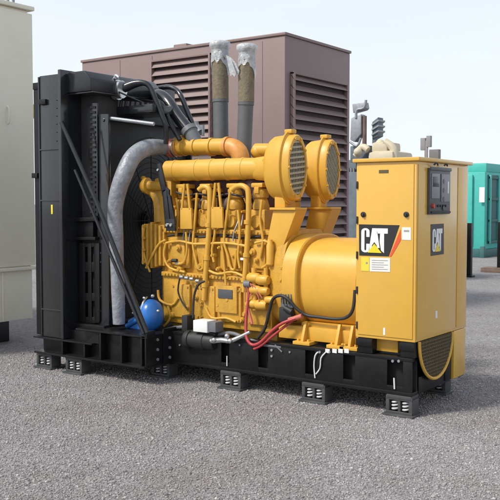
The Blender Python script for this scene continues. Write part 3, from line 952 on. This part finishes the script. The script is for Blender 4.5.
# heat-shielded exhaust parts between the banks
b = MB()
x0, x1 = W(172, 190, Y=.45).x, W(266, 190, Y=.45).x
b.tube([(x0, .56, 2.20), (x1, .56, 2.20)], .15, n=20, smooth=1)
for a, c, r in ((246, 188, .09), (254, 186, .10), (262, 194, .11), (266, 203, .09), (250, 196, .07)): b.ball(W(a, c, Y=.40), r, (1, 1, 1.2))
b.tube([W(221, 166, Y=.82), W(221, 155, Y=.82)], .12, n=18, smooth=1); b.tube([W(244, 167, Y=.82), W(244, 159, Y=.82)], .13, n=18, smooth=1)
b.build('exhaust_shield', 'shield', GS)

b = MB(); b.tube([(x0+.05, .47, 1.98), (x1-.05, .47, 1.98)], .075, n=16, smooth=1)
for k in range(7):
    x = x0+.15+k*(x1-x0-.3)/6; b.lathe((x, .47, 1.98), 'X', [(-.02, .07), (-.02, .095), (.02, .095), (.02, .07)], n=18)
b.build('exhaust_manifold', 'rust', GS)
b = MB()   # clamps, flanges and stubs scattered over the heads
re_ = random.Random(21)
for k in range(34):
    px = re_.uniform(172, 262); py = re_.uniform(184, 238); p = W(px, py, Y=re_.uniform(.26, .36))
    r_ = re_.uniform(.014, .032)
    if k % 3 == 0: b.tube([p, p+Vector((re_.uniform(-.05, .05), .02, re_.uniform(-.22, -.1)))], r_*.6, n=8, smooth=1)
    elif k % 3 == 1: b.lathe(p, 'Y', [(.06, r_), (-.02, r_), (-.03, r_*.7), (-.06, r_*.6), (-.06, 0)], n=12)
    else: b.box(p.x-r_*1.6, p.x+r_*1.6, p.y-.02, p.y+.08, p.z-r_, p.z+r_, .006)
each(b, 'engine_fitting', 'yellow_eng', GS)
b = MB()
for pts in ([(176, 192), (186, 195), (200, 194), (214, 197), (228, 194), (244, 197)], [(168, 236), (182, 234), (200, 237), (220, 235), (240, 238), (262, 236)]):
    b.tube([W(a, c, Y=.20) for a, c in pts], .012, n=8)
each(b, 'wiring_loom', 'rubber', GS)
b = MB()
for px in (183, 208, 233): 
    for dz in (0, 1): b.tube([W(px+dz*6, 241, Y=.17), W(px+1+dz*6, 232, Y=.18), W(px+5+dz*4, 222, Y=.22), W(px+6+dz*4, 214, Y=.3)], .008, n=6)
each(b, 'injector_line', 'steel', GS)
b = MB()
for px, py in ((208.5, 225), (207, 258), (204.8, 285), (247.5, 222), (246.5, 255), (244.5, 280)):
    p = W(px, py, Y=.14); b.lathe(p, 'Z', [(-.022, .03), (-.022, .039), (.022, .039), (.022, .03)], n=16)
each(b, 'pipe_collar', 'yellow', GS)
b = MB()
for px, py, w_, h_ in ((172, 262, 4, 3), (237, 258, 3.5, 2.6), (190, 297, 3, 4), (242, 312, 3, 2)):
    p = W(px, py, Y=.10); q = W(px+w_, py+h_, Y=.10); b.box(p.x, q.x, .158, .17, q.z, p.z, .001)
each(b, 'engine_label', 'label', GS)

# exhaust stacks with wraps and taped plastic over their mouths
def stack(pb, pm, ptop, r):
    B, Mi, T = W(*pb, Y=.82), W(*pm, Y=.82), W(*ptop, Y=.82)
    b = MB()
    d = T-B; B = B-d*.06
    b.tube([B-d*.05, Mi], r, n=28, smooth=1)
    b.tube([Mi-d*.03, Mi], r*1.08, n=28, smooth=1)
    o = b.build('exhaust_stack', 'stack', GS)
    b = MB(); N = 14
    rr = random.Random(int(pb[0]))
    b.tube([Mi+(T-Mi)*(k/N) for k in range(N+1)], [r*(1.06+.03*rr.random()) for k in range(N+1)], n=28, smooth=1)
    b.build('insulation_wrap', 'wrap', o)
    # crumpled film: flared cap and a hanging skirt with a ragged hem
    t = bmesh.new(); n = 44; rings = []
    prof = [(.01, .0), (.012, .9), (.0, 1.32), (-.03, 1.42), (-.06, 1.40), (-.085, 1.16), (-.12, 1.10), (-.16, 1.16), (-.20, 1.11), (-.25, 1.15), (-.28, 1.18)]
    for j, (s, q) in enumerate(prof):
        ring = []
        for k in range(n):
            a = 2*pi*k/n
            wob = 1+(.01+.014*j/4)*sin(a*7+j*.9)+.03*rr.uniform(-1, 1)*(1 if j > 1 else 0)
            drop = s*(1+(.26*sin(a*2.0+1.0)+.12*sin(a*4+.5)+.05*sin(a*9)+.03*rr.uniform(-1, 1))*(1 if j > 6 else 0))
            ring.append(t.verts.new((T.x+r*q*wob*cos(a), T.y+r*q*wob*sin(a), T.z+.045+drop)))
        rings.append(ring)
    for i in range(len(rings)-1):
        for k in range(n):
            f = t.faces.new((rings[i][k], rings[i][(k+1) % n], rings[i+1][(k+1) % n], rings[i+1][k])); f.smooth = True
    bmesh.ops.remove_doubles(t, verts=t.verts, dist=1e-6)
    bmesh.ops.recalc_face_normals(t, faces=t.faces)
    m = MB(); m._merge(t); m.build('plastic_cover', 'plastic', o, sharp=False)
    return o, T
st1, T1 = stack((221, 150), (220.5, 99), (220, 46), .090)
st2, T2 = stack((243.5, 156), (246, 102), (247, 49), .088)
b = MB(); 
fl = [(226, 55), (231, 58), (236, 64), (239, 71), (238.4, 75), (236, 73.5), (234.5, 77), (232, 74), (230.4, 76), (228.5, 68)]
b.poly([W(a, c, Y=.70+.03*sin(a*1.3)) for a, c in fl], (0.003, .006, 0)); b.build('film_flap', 'plastic', st1)

# air cleaners with round grilles
def cleaner(px, py, Y, ry, lead, SY, diag):
    c = W(px, py, Y=Y); x = c.x
    b = MB()
    prof = [(-lead, .10), (-lead+.03, .12), (-.38, .135), (-.345, ry*.70), (-.31, ry*.86), (-.27, ry*.93), (-.12, ry*.97), (-.115, ry*1.03), (-.085, ry*1.03), (-.08, ry*.97), (-.012, ry*.96), (0, ry*.93), (0, ry*.80), (-.05, ry*.79), (-.06, 0)]
    b.lathe(c, 'X', prof, n=56, sy=SY)
    q = MB()
    o = b.build('air_cleaner', 'yellow', GS)
    q.lathe(c, 'X', [(-.045, 0), (-.04, ry*.78), (-.05, ry*.785)], n=40, sy=SY)
    q.build('filter_element', 'grille_back', o)
    q = MB()
    for k in range(-5, 6):
        d = k*ry*.15; h = sqrt(max(0, (ry*.80)**2-d*d))
        if h < .02: continue
        for ang, w_, xo in (((.9, .010, 0), (-.7, .006, -.012)) if diag else ((0.06, .011, 0), (1.57, .009, -.012))):
            u = Vector((0, cos(ang)*SY, sin(ang))); v = Vector((0, -sin(ang)*SY, cos(ang)))
            A_ = c+v*d; q.poly([A_-u*h-v*w_, A_+u*h-v*w_, A_+u*h+v*w_, A_-u*h+v*w_], (.012, 0, 0))
            for vv in q.bm.verts[-8:]: vv.co.x += xo-.02
    q.build('grille', 'grille', o)
    q = MB()
    pts = [(x-.10, c.y+ry*1.045*SY*cos(a*pi/24), c.z+ry*1.05*sin(a*pi/24)) for a in range(49)]
    q.tube(pts, .012, n=8, smooth=1)
    q.box(x-.14, x-.05, c.y-.05, c.y+.05, c.z+ry*1.0, c.z+ry*1.12, .01)
    for k in range(10):
        a = k*2*pi/10
        q.bolt((x+.0, c.y+ry*.87*SY*cos(a), c.z+ry*.87*sin(a)), (1, 0, 0), .014, .012)
    q.bolt((x-.36, c.y-.09, c.z+.08), (0, -1, 0), .02, .02)
    q.build('clamp_band', 'yellow', o)
    return c
ca = cleaner(298, 167.5, .28, .355, .56, .56, 0)
cb = cleaner(333, 169.5, 1.0, .345, .56, .50, 1)
# gusset brackets that carry the cleaners
def gusset(c, dx):
    b = MB()
    x0 = c.x-.27; x1 = c.x+.05
    zt = c.z-.415
    b.box(x0, x1, c.y-.13, c.y+.10, zt-.025, zt, .004)
    b.box(x0+.03, x0+.16, c.y-.08, c.y+.06, zt, c.z-.27, .008)
    for yy in (c.y-.10, c.y+.07):
        b.poly([Vector((x0+.03, yy, zt-.025)), Vector((x1-.02, yy, zt-.025)), Vector((x0+.05, yy, zt-.60)), Vector((x0-.03, yy, zt-.72)), Vector((x0-.06, yy, zt-.40))], (0, .02, 0), bev=.003)
    b.poly([Vector((x1-.02, c.y-.105, zt-.026)), Vector((x1, c.y-.105, zt-.026)), Vector((x0+.07, c.y-.105, zt-.60)), Vector((x0+.05, c.y-.105, zt-.60))], (0, .20, 0))
    b.build('cleaner_bracket', 'yellow', GS)
gusset(ca, 0); gusset(cb, 0)

# flywheel housing and generator body -------------------------------
def sup(cy, cz, hy, hz, n=64, e=3.2):
    out = []
    for k in range(n):
        a = 2*pi*k/n
        ca_, sa = cos(a), sin(a)
        out.append((cy+hy*math.copysign(abs(ca_)**(2/e), ca_), cz+hz*math.copysign(abs(sa)**(2/e), sa)))
    return out
def loft(b, secs, mi=0):
    t = bmesh.new(); rings = []
    for x, pts in secs: rings.append([t.verts.new((x, y, z)) for y, z in pts])
    n = len(rings[0])
    for i in range(len(rings)-1):
        for k in range(n):
            f = t.faces.new((rings[i][k], rings[i][(k+1) % n], rings[i+1][(k+1) % n], rings[i+1][k])); f.smooth = True
    t.faces.new(rings[0][::-1]); t.faces.new(rings[-1])
    bmesh.ops.recalc_face_normals(t, faces=t.faces)
    b._merge(t, mi)
gx0 = W(299, 280, Y=.12).x; gx1 = -.62
gz0, gz1 = .70, 1.635
def gs(k): return sup(.63, (gz0+gz1)/2, .53*k, (gz1-gz0)/2*k, e=2.6)
b = MB()
loft(b, [(gx0-.02, gs(.97)), (gx0+.04, gs(.97)), (gx0+.05, gs(1.0)), (gx1-.06, gs(1.0)), (gx1-.05, gs(.97)), (gx1, gs(.97))])
b.build('alternator_housing', 'yellow', GS)
b = MB()
xr0 = W(282, 285, Y=.08).x
loft(b, [(xr0, gs(1.06)), (xr0+.012, gs(1.085)), (gx0-.012, gs(1.085)), (gx0, gs(1.06))])
b.build('flywheel_housing', 'yellow', GS)
b = MB()
loft(b, [(xr0-.35, sup(.63, 1.2, .42, .52)), (xr0-.10, sup(.63, 1.2, .50, .52)), (xr0-.002, sup(.63, 1.2, .52, .52))])
for k in range(9):
    a = radians(150+k*15); b.bolt((xr0-.01, .63+.54*cos(a), 1.2+.5*sin(a)), (-1, 0, 0), .02, .02)
b.build('bell_housing', 'yellow_eng', GS)
b = MB()   # louvers of the flywheel housing
for k in range(4):
    p = W(283+k*2.7, 296, Y=.06); b.box(p.x-.006, p.x+.006, .05, .10, p.z-.08, p.z+.02, .002)
p = W(281, 293, Y=.08); q = W(293, 309, Y=.08); b.box(p.x, q.x, .075, .12, q.z, p.z, .004)
b.build('vent', 'grey', GS)
b = MB(); p = W(284, 312, Y=.06); b.box(p.x-.05, p.x+.10, .04, .16, p.z-.10, p.z+.05, .01); b.tube([W(285, 308, Y=.03), W(292, 312, Y=.03)], .03)
b.build('terminal_box', 'rubber', GS)
# alternator feet
for y0, y1 in ((.12, .22), (1.02, 1.12)):
    b = MB(); b.box(gx0-.25, gx1+.02, y0, y1, .60, .74, .01)
    if y0 < .5: b.box(gx0, gx1, .16, .30, .66, .78, .02)
    b.build('foot_rail', 'yellow', GS)
for px in (303, 337, 350):
    p = W(px, 338, Y=.06); b = MB()
    b.box(p.x-.10, p.x+.10, .0+.02, .2, .565, .60, .006)
    b.poly([Vector((p.x-.012, .03, .60)), Vector((p.x-.012, .10, .80)), Vector((p.x-.012, .125, .80)), Vector((p.x-.012, .16, .60))], (.03, 0, 0), bev=.003)
    b.bolt((p.x+.06, .07, .60), (0, 0, 1), .018, .02); b.bolt((p.x-.06, .07, .60), (0, 0, 1), .018, .02)
    b.build('alternator_foot', 'yellow', GS)
b = MB(); 
for px in (328, 335, 341, 347): 
    p = W(px, 351, Y=-.002); b.box(p.x-.03, p.x+.02, -.004, .002, p.z-.02, p.z+.02, .0)
each(b, 'rail_label', 'label', GS)

# small parts on the engine side ------------------------------------
b = MB()
for a, c, r in ((254, 278, .055), (263, 280, .055), (256, 290, .05), (264, 291, .045), (252, 304, .05), (262, 305, .055), (270, 300, .04)):
    p = W(a, c, Y=.12); b.lathe(p, 'X', [(-r*1.3, 0), (-r*1.3, r*.8), (-r*.9, r), (r*.9, r), (r*1.3, r*.8), (r*1.3, 0)], n=18)
b.tube([W(254, 268, Y=.13), W(255, 310, Y=.13)], .03, n=10, smooth=1); b.tube([W(266, 268, Y=.14), W(266, 310, Y=.14)], .025, n=10, smooth=1)
p = W(269, 232, Y=.12); b.lathe((p.x, .14, 0), 'Z', [(p.z-.36, .02), (p.z-.34, .04), (p.z-.14, .04), (p.z-.12, .03), (p.z-.08, .025)], n=16)
b.build('fuel_valve', 'yellow', GS)
b = MB(); p = W(218, 288, Y=.14); q = W(233, 299, Y=.14)
b.box(p.x-.04, q.x+.05, .14, .20, q.z-.16, p.z+.03, .01)
b.build('sensor_box', 'yellow_eng', GS)
b = MB(); b.box(p.x+.005, q.x-.005, .132, .14, q.z, p.z-.01, .002); b.build('data_plate', 'panel', GS)
b = MB()
for a, c in ((182, 277), (187, 278), (192, 279), (198, 281)): 
    r = W(a, c, Y=.13); b.tube([r-Vector((.02, 0, 0)), r+Vector((.025, 0, 0))], .024, n=10, smooth=1)
b.tube([W(172, 260.5, Y=.14), W(177, 260.5, Y=.14)], .02, n=8, smooth=1, mi=1)
each(b, 'hose_fitting', ['chrome', 'rubber'], GS)
b = MB()
b.tube([W(205, 281, Y=.12), W(199, 284, Y=.10), W(195, 292, Y=.09), W(193.5, 303, Y=.08), W(193, 318, Y=.06)], .014, n=8)
b.tube([W(180, 277, Y=.13), W(178, 290, Y=.12), W(181, 300, Y=.12), W(186, 308, Y=.12)], .010, n=8)
each(b, 'oil_hose', 'rubber', GS)
b = MB()
for pts in ([(248, 285), (252, 292), (248, 300), (253, 306)], [(247, 284), (245, 300), (249, 310)], [(250, 284), (258, 296), (259, 306)], [(249, 283), (255, 287), (262, 298)]):
    b.tube([W(a, c, Y=.08) for a, c in pts], .006, n=6)
each(b, 'wire_bundle', ['coupler'], GS)
b = MB(); b.tube([W(245, 284, Y=.10), W(251, 284, Y=.10)], .04, n=10, smooth=1); b.build('wire_connector', 'grey', GS)

# starter / prelube pump unit with white control box
b = MB()
zc = W(198, 341, Y=-.05).z; xa, xb = W(184, 341, Y=-.05).x, W(213, 341, Y=-.05).x
b.lathe((0, -.02, zc), 'X', [(xa, 0), (xa, .085), (xa+.02, .10), (xa+.07, .10), (xa+.075, .085), (xa+.12, .085), (xa+.125, .095), (xa+.28, .095), (xa+.285, .085), (xb-.03, .085), (xb, .07), (xb, 0)], n=28, sy=.85)
b.box(xa-.02, xb, -.02, .18, zc+.06, zc+.10, .006)
b.box(xa-.06, xa+.02, -.02, .12, zc+.08, zc+.26, .01)
b.build('pump_motor', 'rubber', GS)
b = MB(); p = W(193, 320, Y=-.10); q = W(207, 333, Y=-.10)
b.box(p.x, q.x, -.10, .07, q.z, p.z, .008); b.build('control_box', 'white', GS)
b = MB(); b.box(q.x, q.x+.10, -.08, .06, q.z+.01, p.z-.005, .006); b.build('control_box_cover', 'grey', GS)
b = MB()
b.tube([W(211, 341, Y=-.05), W(222, 340, Y=-.06), W(230, 341, Y=-.06), W(240, 337, Y=-.03), W(250, 332, Y=.0)], [.035, .03, .026, .022, .02], n=12)
for a, c in ((214, 340), (227, 336), (230, 341)): b.ball(W(a, c, Y=-.09), .028, n=12)
each(b, 'silver_pipe', 'chrome', GS)
b = MB(); b.tube([W(213, 336, Y=.05), W(230, 333, Y=.05), W(245, 338, Y=.03), W(262, 344, Y=.02), W(282, 347, Y=.02)], .022, n=10)
b.build('fuel_pipe', 'grey', GS)

# red hoses, black cable
b = MB()
b.tube([W(250, 284, Y=.10), W(248, 300, Y=.07), W(246, 318, Y=.03), W(246, 333, Y=-.01), W(248, 341, Y=-.03), W(253, 345, Y=-.03), W(261, 342, Y=-.03), W(272, 331, Y=-.02), W(283, 323, Y=.0), W(300, 317, Y=.05)],
       [.010, .012, .014, .016, .017, .017, .017, .017, .017, .016], n=10)
b.tube([W(254, 349, Y=-.02), W(262, 345, Y=-.02), W(274, 335, Y=-.01), W(284, 327, Y=.02), W(292, 321, Y=.05)], .014, n=10)
each(b, 'red_hose', 'red', GS)
b = MB(); b.tube([W(289, 320, Y=.04), W(302, 316, Y=.05)], .025, n=10, smooth=1); b.tube([W(248, 308, Y=.07), W(252, 324, Y=.06)], .016, n=8, smooth=1); each(b, 'hose_end', 'coupler', GS)
b = MB()
b.tube([W(258, 338, Y=.06), W(265, 328, Y=.06), W(269, 312, Y=.05), (W(273, 299, Y=.04)), W(281, 295.5, Y=.03), W(289, 300, Y=.03), W(296, 308, Y=.05), W(306, 315, Y=.08), W(318, 317, Y=.08), W(336, 319, Y=.08), W(347, 317, Y=.07), W(353, 309, Y=.06), W(355, 290, Y=.08)], .017, n=10, smooth=4)
b.build('power_cable', 'rubber', GS)
b = MB()
b.tube([W(318, 352, Y=-.01), W(315, 356, Y=-.015), W(314, 366, Y=-.01), W(315, 378, Y=-.01)], .007, n=6)
b.tube([W(326, 352, Y=-.01), W(321, 358, Y=-.015), W(320, 368, Y=-.01), W(316, 374, Y=.0)], .007, n=6)
b.tube([W(394, 378, Y=-.01), W(394.5, 389, Y=-.01)], .008, n=6, smooth=1); b.tube([W(227, 356, Y=-.01), W(227, 366, Y=-.01)], .006, n=6, smooth=1)
each(b, 'loose_wire', 'label', GS)
b = MB()
b.tube([W(282, 352, Y=-.008), W(275, 345, Y=.0)], .008, n=6)
b.tube([W(165, 330, Y=.1), W(182, 327, Y=.1), W(210, 331, Y=.1)], .02, n=8)
each(b, 'conduit', 'grey', GS)

# blue tank on the skid
p = W(151, 315, Y=-.02)
b = MB()
b.ball(p, .15, (1.0, 1.0, 1.22), n=32)
b.build('blue_tank', 'blue', GS)
b = MB(); b.slab([(126, 329), (128, 320), (137, 315), (144, 318), (144, 331)], -.05, .12, bev=.01); b.tube([W(127, 326, Y=-.06), W(140, 318, Y=-.06)], .03); b.build('tank_base', 'blue', GS)
b = MB(); 
pts = [(p.x+.152*sin(a)*.62-.05, p.y-.152*cos(a)*.5-.06, p.z+.18*cos(a*.9)) for a in [k*.2-1.2 for k in range(10)]]
b.tube([W(142, 330, Y=-.14), W(140.5, 316, Y=-.15), W(143, 303, Y=-.12), W(147, 297, Y=-.04)], .011, n=6)
b.ball(W(144, 298, Y=-.06), .018, n=10); b.ball(W(152.5, 296, Y=-.02), .022, n=10); b.ball(W(158, 311, Y=-.14), .018, n=10); b.ball(W(133, 313, Y=-.05), .016, n=10); b.ball(W(124, 304, Y=-.05), .016, n=10)
each(b, 'tank_strap', 'chrome', GS)

# ---------------------------------------------------------------- control cabinet
cx0 = W(356, 250, Y=0).x; cy1 = 1.235
zb, ztp = .712, 2.385
b = MB(); b.box(cx0, 0, 0, cy1, zb, ztp, .008)
CB = b.build('control_cabinet', 'yellow_cab', GS)
b = MB(); b.box(cx0-.03, .035, -.03, cy1+.04, ztp, ztp+.035, .008); b.build('cabinet_roof', 'yellow_cab', CB)
b = MB()   # front door skin, leaves a dark joint round it
za = W(385, 218, Y=0).z
b.box(cx0+.03, -.025, -.009, .001, zb+.03, ztp-.03, .003); b.build('cabinet_door', 'yellow_cab', CB)
b = MB()   # seams on the end
ys = W(457, 200, X=0).y
b.box(.0, .006, .03, ys-.012, zb+.03, ztp-.03, .003); b.box(.0, .006, ys+.012, cy1-.03, zb+.03, ztp-.03, .003)
each(b, 'end_door', 'yellow_cab', CB)
b = MB()
for px, py in ((363.5, 214.5), (406.5, 214.5)):
    p = W(px, py, Y=-.009); b.lathe((p.x, -.009, p.z), 'Y', [(0, .026), (-.012, .026), (-.014, .015), (-.03, .013), (-.03, 0)], n=16)
each(b, 'door_latch', 'rubber', CB)
b = MB()
for k in range(5):
    p = W(357, 185+k*35, Y=-.001)
    b.box(p.x-.006, p.x+.012, -.014, .0, p.z-.035, p.z+.035, .003)
each(b, 'hinge', 'rubber', CB)
b = MB(); p = W(379, 170, Y=-.0095); q = W(388.5, 173, Y=-.0095); b.box(p.x, q.x, -.012, -.0088, q.z, p.z, 0); b.build('name_strip', 'mesh', CB)

def lett():
    """letters of the sign in unit space u 0..1 (right), v 0..1 (down)"""
    def C(u0, u1, v0, v1, t, s):
        o = []
        um = (u0+u1)/2; ru = (u1-u0)/2; rv = .13
        def arc(cu, cv, a0, a1, rx, ry, n=7): return [(cu+rx*cos(a0+(a1-a0)*i/n), cv+ry*sin(a0+(a1-a0)*i/n)) for i in range(n+1)]
        pts = [(u1, v0+.36)] + arc(um, v0+rv, 0, -pi, ru, rv) + arc(um, v1-rv, pi, 0, ru, rv) + [(u1, v1-.36), (u1-t, v1-.36)]
        pts += arc(um, v1-rv-.02, 0, pi, ru-t, rv*.55) + arc(um, v0+rv+.02, pi, 2*pi, ru-t, rv*.55) + [(u1-t, v0+.36)]
        return pts
    c = C(.0, .315, .0, 1.0, .122, 0)
    a = [(.415, .0), (.585, .0), (.70, .80), (.61, .80), (.59, .70), (.50, .56), (.41, .70), (.385, .97), (.285, .97)]
    tt = [(.595, .0), (1.0, .0), (1.0, .21), (.865, .21), (.865, 1.0), (.755, .90), (.70, .55), (.715, .21), (.595, .21)]
    tri = [(.50, .63), (.78, 1.0), (.25, 1.0)]
    return [c, a, tt], tri
letters, tri = lett()
def flat(pts3, nrm, m, name, parent, th=.0025):
    b = MB()
    for p in pts3: b.poly(p, Vector(nrm)*th)
    if len(pts3) > 1: return each(b, name, m, parent)
    return b.build(name, m, parent)
YL = -.0095
def wy(px, py): p = W(px, py, Y=YL); return p
flat([[wy(359, 224.3), wy(399.6, 225.2), wy(388.8, 256.4), wy(359.3, 255.4)]], (0, -1, 0), 'logo_black', 'logo_panel', CB)
flat([[wy(400.6, 229.5), wy(401, 240), wy(391.4, 256.6), wy(389.4, 256.5)]], (0, -1, 0), 'logo_red', 'logo_stripe', CB)
A = wy(361.6, 228.0); Bq = wy(387.8, 253.2)
def lm(u, v): return Vector((A.x+(Bq.x-A.x)*u, YL-.0026, A.z+(Bq.z-A.z)*v))
flat([[lm(*q) for q in l] for l in letters], (0, -1, 0), 'white', 'logo_letter', CB)
A2 = [lm(*q)+Vector((0, -.003, 0)) for q in tri]
flat([A2], (0, -1, 0), 'logo_yellow', 'logo_triangle', CB)
flat([[wy(361.2, 257), wy(369.2, 257.4), wy(369.2, 271.3), wy(361.2, 270.8)]], (0, -1, 0), 'label_yellow', 'caution_label', CB)
flat([[wy(369.8, 257.4), wy(390.2, 258.2), wy(390.2, 272), wy(369.8, 271.3)], [wy(402, 227.2), wy(411, 227.4), wy(411, 240.2), wy(402, 239.8)],
      [wy(383.3, 327.8), wy(385.3, 327.8), wy(385.3, 335), wy(383.3, 335)]], (0, -1, 0), 'label', 'white_label', CB)
pr_ = []
for k in range(5):
    y = 260+k*2.2; pr_.append([wy(372, y), wy(388-(k % 2)*4, y+.35), wy(388-(k % 2)*4, y+1.0), wy(372, y+.65)])
pr_ += [[wy(404, 230), wy(409.3, 230.1), wy(409.3, 232), wy(404, 231.9)], [wy(366, 262), wy(367.8, 262), wy(367.8, 264), wy(366, 264)]]
flat([[v+Vector((0, -.0026, 0)) for v in q] for q in pr_], (0, -1, 0), 'print', 'print_line', CB, th=.0008)
# logo on the end door
XL = .0065
def wx(px, py): return W(px, py, X=XL)
flat([[wx(430.6, 224.3), wx(443.6, 223.6), wx(443.6, 254), wx(430.6, 256)]], (1, 0, 0), 'logo_black', 'logo_panel', CB)
E0, E1 = wx(432.3, 229), wx(442, 229); F0 = wx(432.3, 252)
def lx(u, v): return Vector((XL+.0026, E0.y+(E1.y-E0.y)*u, E0.z+(F0.z-E0.z)*v))
flat([[lx(*q) for q in l] for l in letters], (1, 0, 0), 'white', 'logo_letter', CB)
flat([[lx(*q)+Vector((.003, 0, 0)) for q in tri]], (1, 0, 0), 'logo_yellow', 'logo_triangle', CB)
flat([[wx(435.3, 311), wx(437.2, 310.6), wx(437.2, 318), wx(435.3, 318.4)]], (1, 0, 0), 'label', 'white_label', CB)
# control panel on the end door
ya, yb = W(426.5, 190, X=0).y, W(447, 190, X=0).y
z1, z0 = W(427, 168, X=0).z, W(427, 214.5, X=0).z
b = MB(); b.box(.006, .035, ya, yb, z0, z1, .006)
b.box(.035, .045, ya-.004, yb+.004, z1-.02, z1+.012, .003)
CP = b.build('control_panel', 'panel', CB)
b = MB(); b.box(.035, .042, ya+.03, ya+.21, z0+.15, z1-.05, .003); b.build('panel_door', 'panel_l', CP)
b = MB(); b.box(.042, .045, ya+.05, ya+.19, z0+.26, z1-.08, .001); b.build('display', 'glass', CP)
b = MB(); b.box(.035, .043, ya+.25, yb-.03, z0+.12, z1-.05, .003); b.build('gauge_plate', 'panel_l', CP)
b = MB()
for k in range(4): b.tube([(.042, ya+.30, z1-.12-k*.085), (.047, ya+.30, z1-.12-k*.085)], .022, n=14, smooth=1)
each(b, 'gauge', 'glass', CP)
b = MB(); b.box(.043, .046, yb-.09, yb-.06, z0+.2, z1-.12, .001); b.build('indicator_strip', 'label', CP)
b = MB(); b.tube([(.035, ya+.05, z0+.08), (.06, ya+.05, z0+.08)], .022, n=14, smooth=1); b.build('emergency_stop', 'red', CP)
b = MB(); b.box(.035, .05, ya+.02, yb-.02, z0+.01, z0+.03, .003)
for k in range(5): b.tube([(.035, ya+.12+k*.06, z0+.08), (.045, ya+.12+k*.06, z0+.08)], .012, n=10, smooth=1)
b.build('panel_buttons', 'rubber', CP)
b = MB(); b.tube([(.035, ya+.08, z1+.03), (.055, ya+.10, z1+.05), (.05, ya+.14, z1+.03)], .008, n=6); b.tube([(.035, ya+.32, z1+.03), (.055, ya+.33, z1+.05), (.05, ya+.36, z1+.03)], .008, n=6); each(b, 'panel_lamp', 'rubber', CP)
# boxes on the roof
zr = ztp+.035
b = MB(); p = W(429, 149.5, Y=1.0); b.box(p.x, p.x+.105, 1.0, 1.06, zr, p.z, .006); b.build('roof_box', 'grey', CB)
b = MB(); p = W(420.3, 138, Y=1.15); q = W(427, 150, Y=1.15)
b.box(p.x, p.x+.055, 1.15, 1.19, q.z, p.z, .006); b.box(p.x+.07, p.x+.12, 1.14, 1.18, q.z+.03, p.z+.02, .006)
b.box(p.x+.045, p.x+.08, 1.155, 1.175, zr-.01, p.z-.03, .004)
b.build('roof_sensor', 'panel_l', CB)

# cabinet pedestal, end screen and leg
for a, c in ((357, 372), (400, 415)):
    xa, xb = W(a, 345, Y=.0).x, min(W(c, 345, Y=.0).x, -.01)
    b = MB(); b.box(xa, xb, .01, .20, .562, .708, .006); b.box(xa-.01, xb, -.005, .02, .63, .70, .004); b.build('pedestal', 'black', GS)
    b = MB(); b.box(xa, xb, 1.02, 1.22, .562, .708, .006); b.build('pedestal', 'black', GS)
b = MB(); b.box(W(374, 340, Y=.1).x, W(398, 340, Y=.1).x, .10, 1.1, .58, .706, .01); b.build('terminal_duct', 'yellow', GS)
# round mesh screen hanging at the end
yc, zc2 = .46, .72
b = MB(); pts = []
for k in range(25):
    a = pi+pi*k/24; pts.append((.012, yc+.39*cos(a), zc2-.01+.40*sin(a)))
b.tube(pts, .016, n=8, smooth=1)
EG = b.build('end_screen_rim', 'yellow', GS)
b = MB()
outl = [Vector((.0, y, z)) for _, y, z in pts]
b.poly(outl, (-.006, 0, 0))
b.build('end_screen', 'dark_void', GS)
b = MB()
for k in range(-11, 12):
    y = k*.033; h = sqrt(max(0, 1-(y/.385)**2))*.395
    if h > .02: b.tube([(.006, yc+y, zc2-.012), (.006, yc+y, zc2-h)], .009, n=6, smooth=1)
for k in range(1, 12):
    z = k*.033; hw = .385*sqrt(max(0, 1-(z/.395)**2)); b.tube([(.008, yc-hw, zc2-z), (.008, yc+hw, zc2-z)], .006, n=6, smooth=1)
b.build('screen_mesh', 'mesh', GS)
b = MB(); y0, y1 = W(452.5, 340, X=0).y, W(466, 340, X=0).y
b.box(-.30, .0, y0+.04, y1-.01, .22, .709, .01); b.build('end_leg', 'yellow_cab', GS)
b = MB(); b.box(-.25, -.02, y0-.12, y0+.03, .22, .706, .01); b.box(-.05, -.03, .16, .90, .20, .36, .006); b.build('end_frame', 'black', GS)
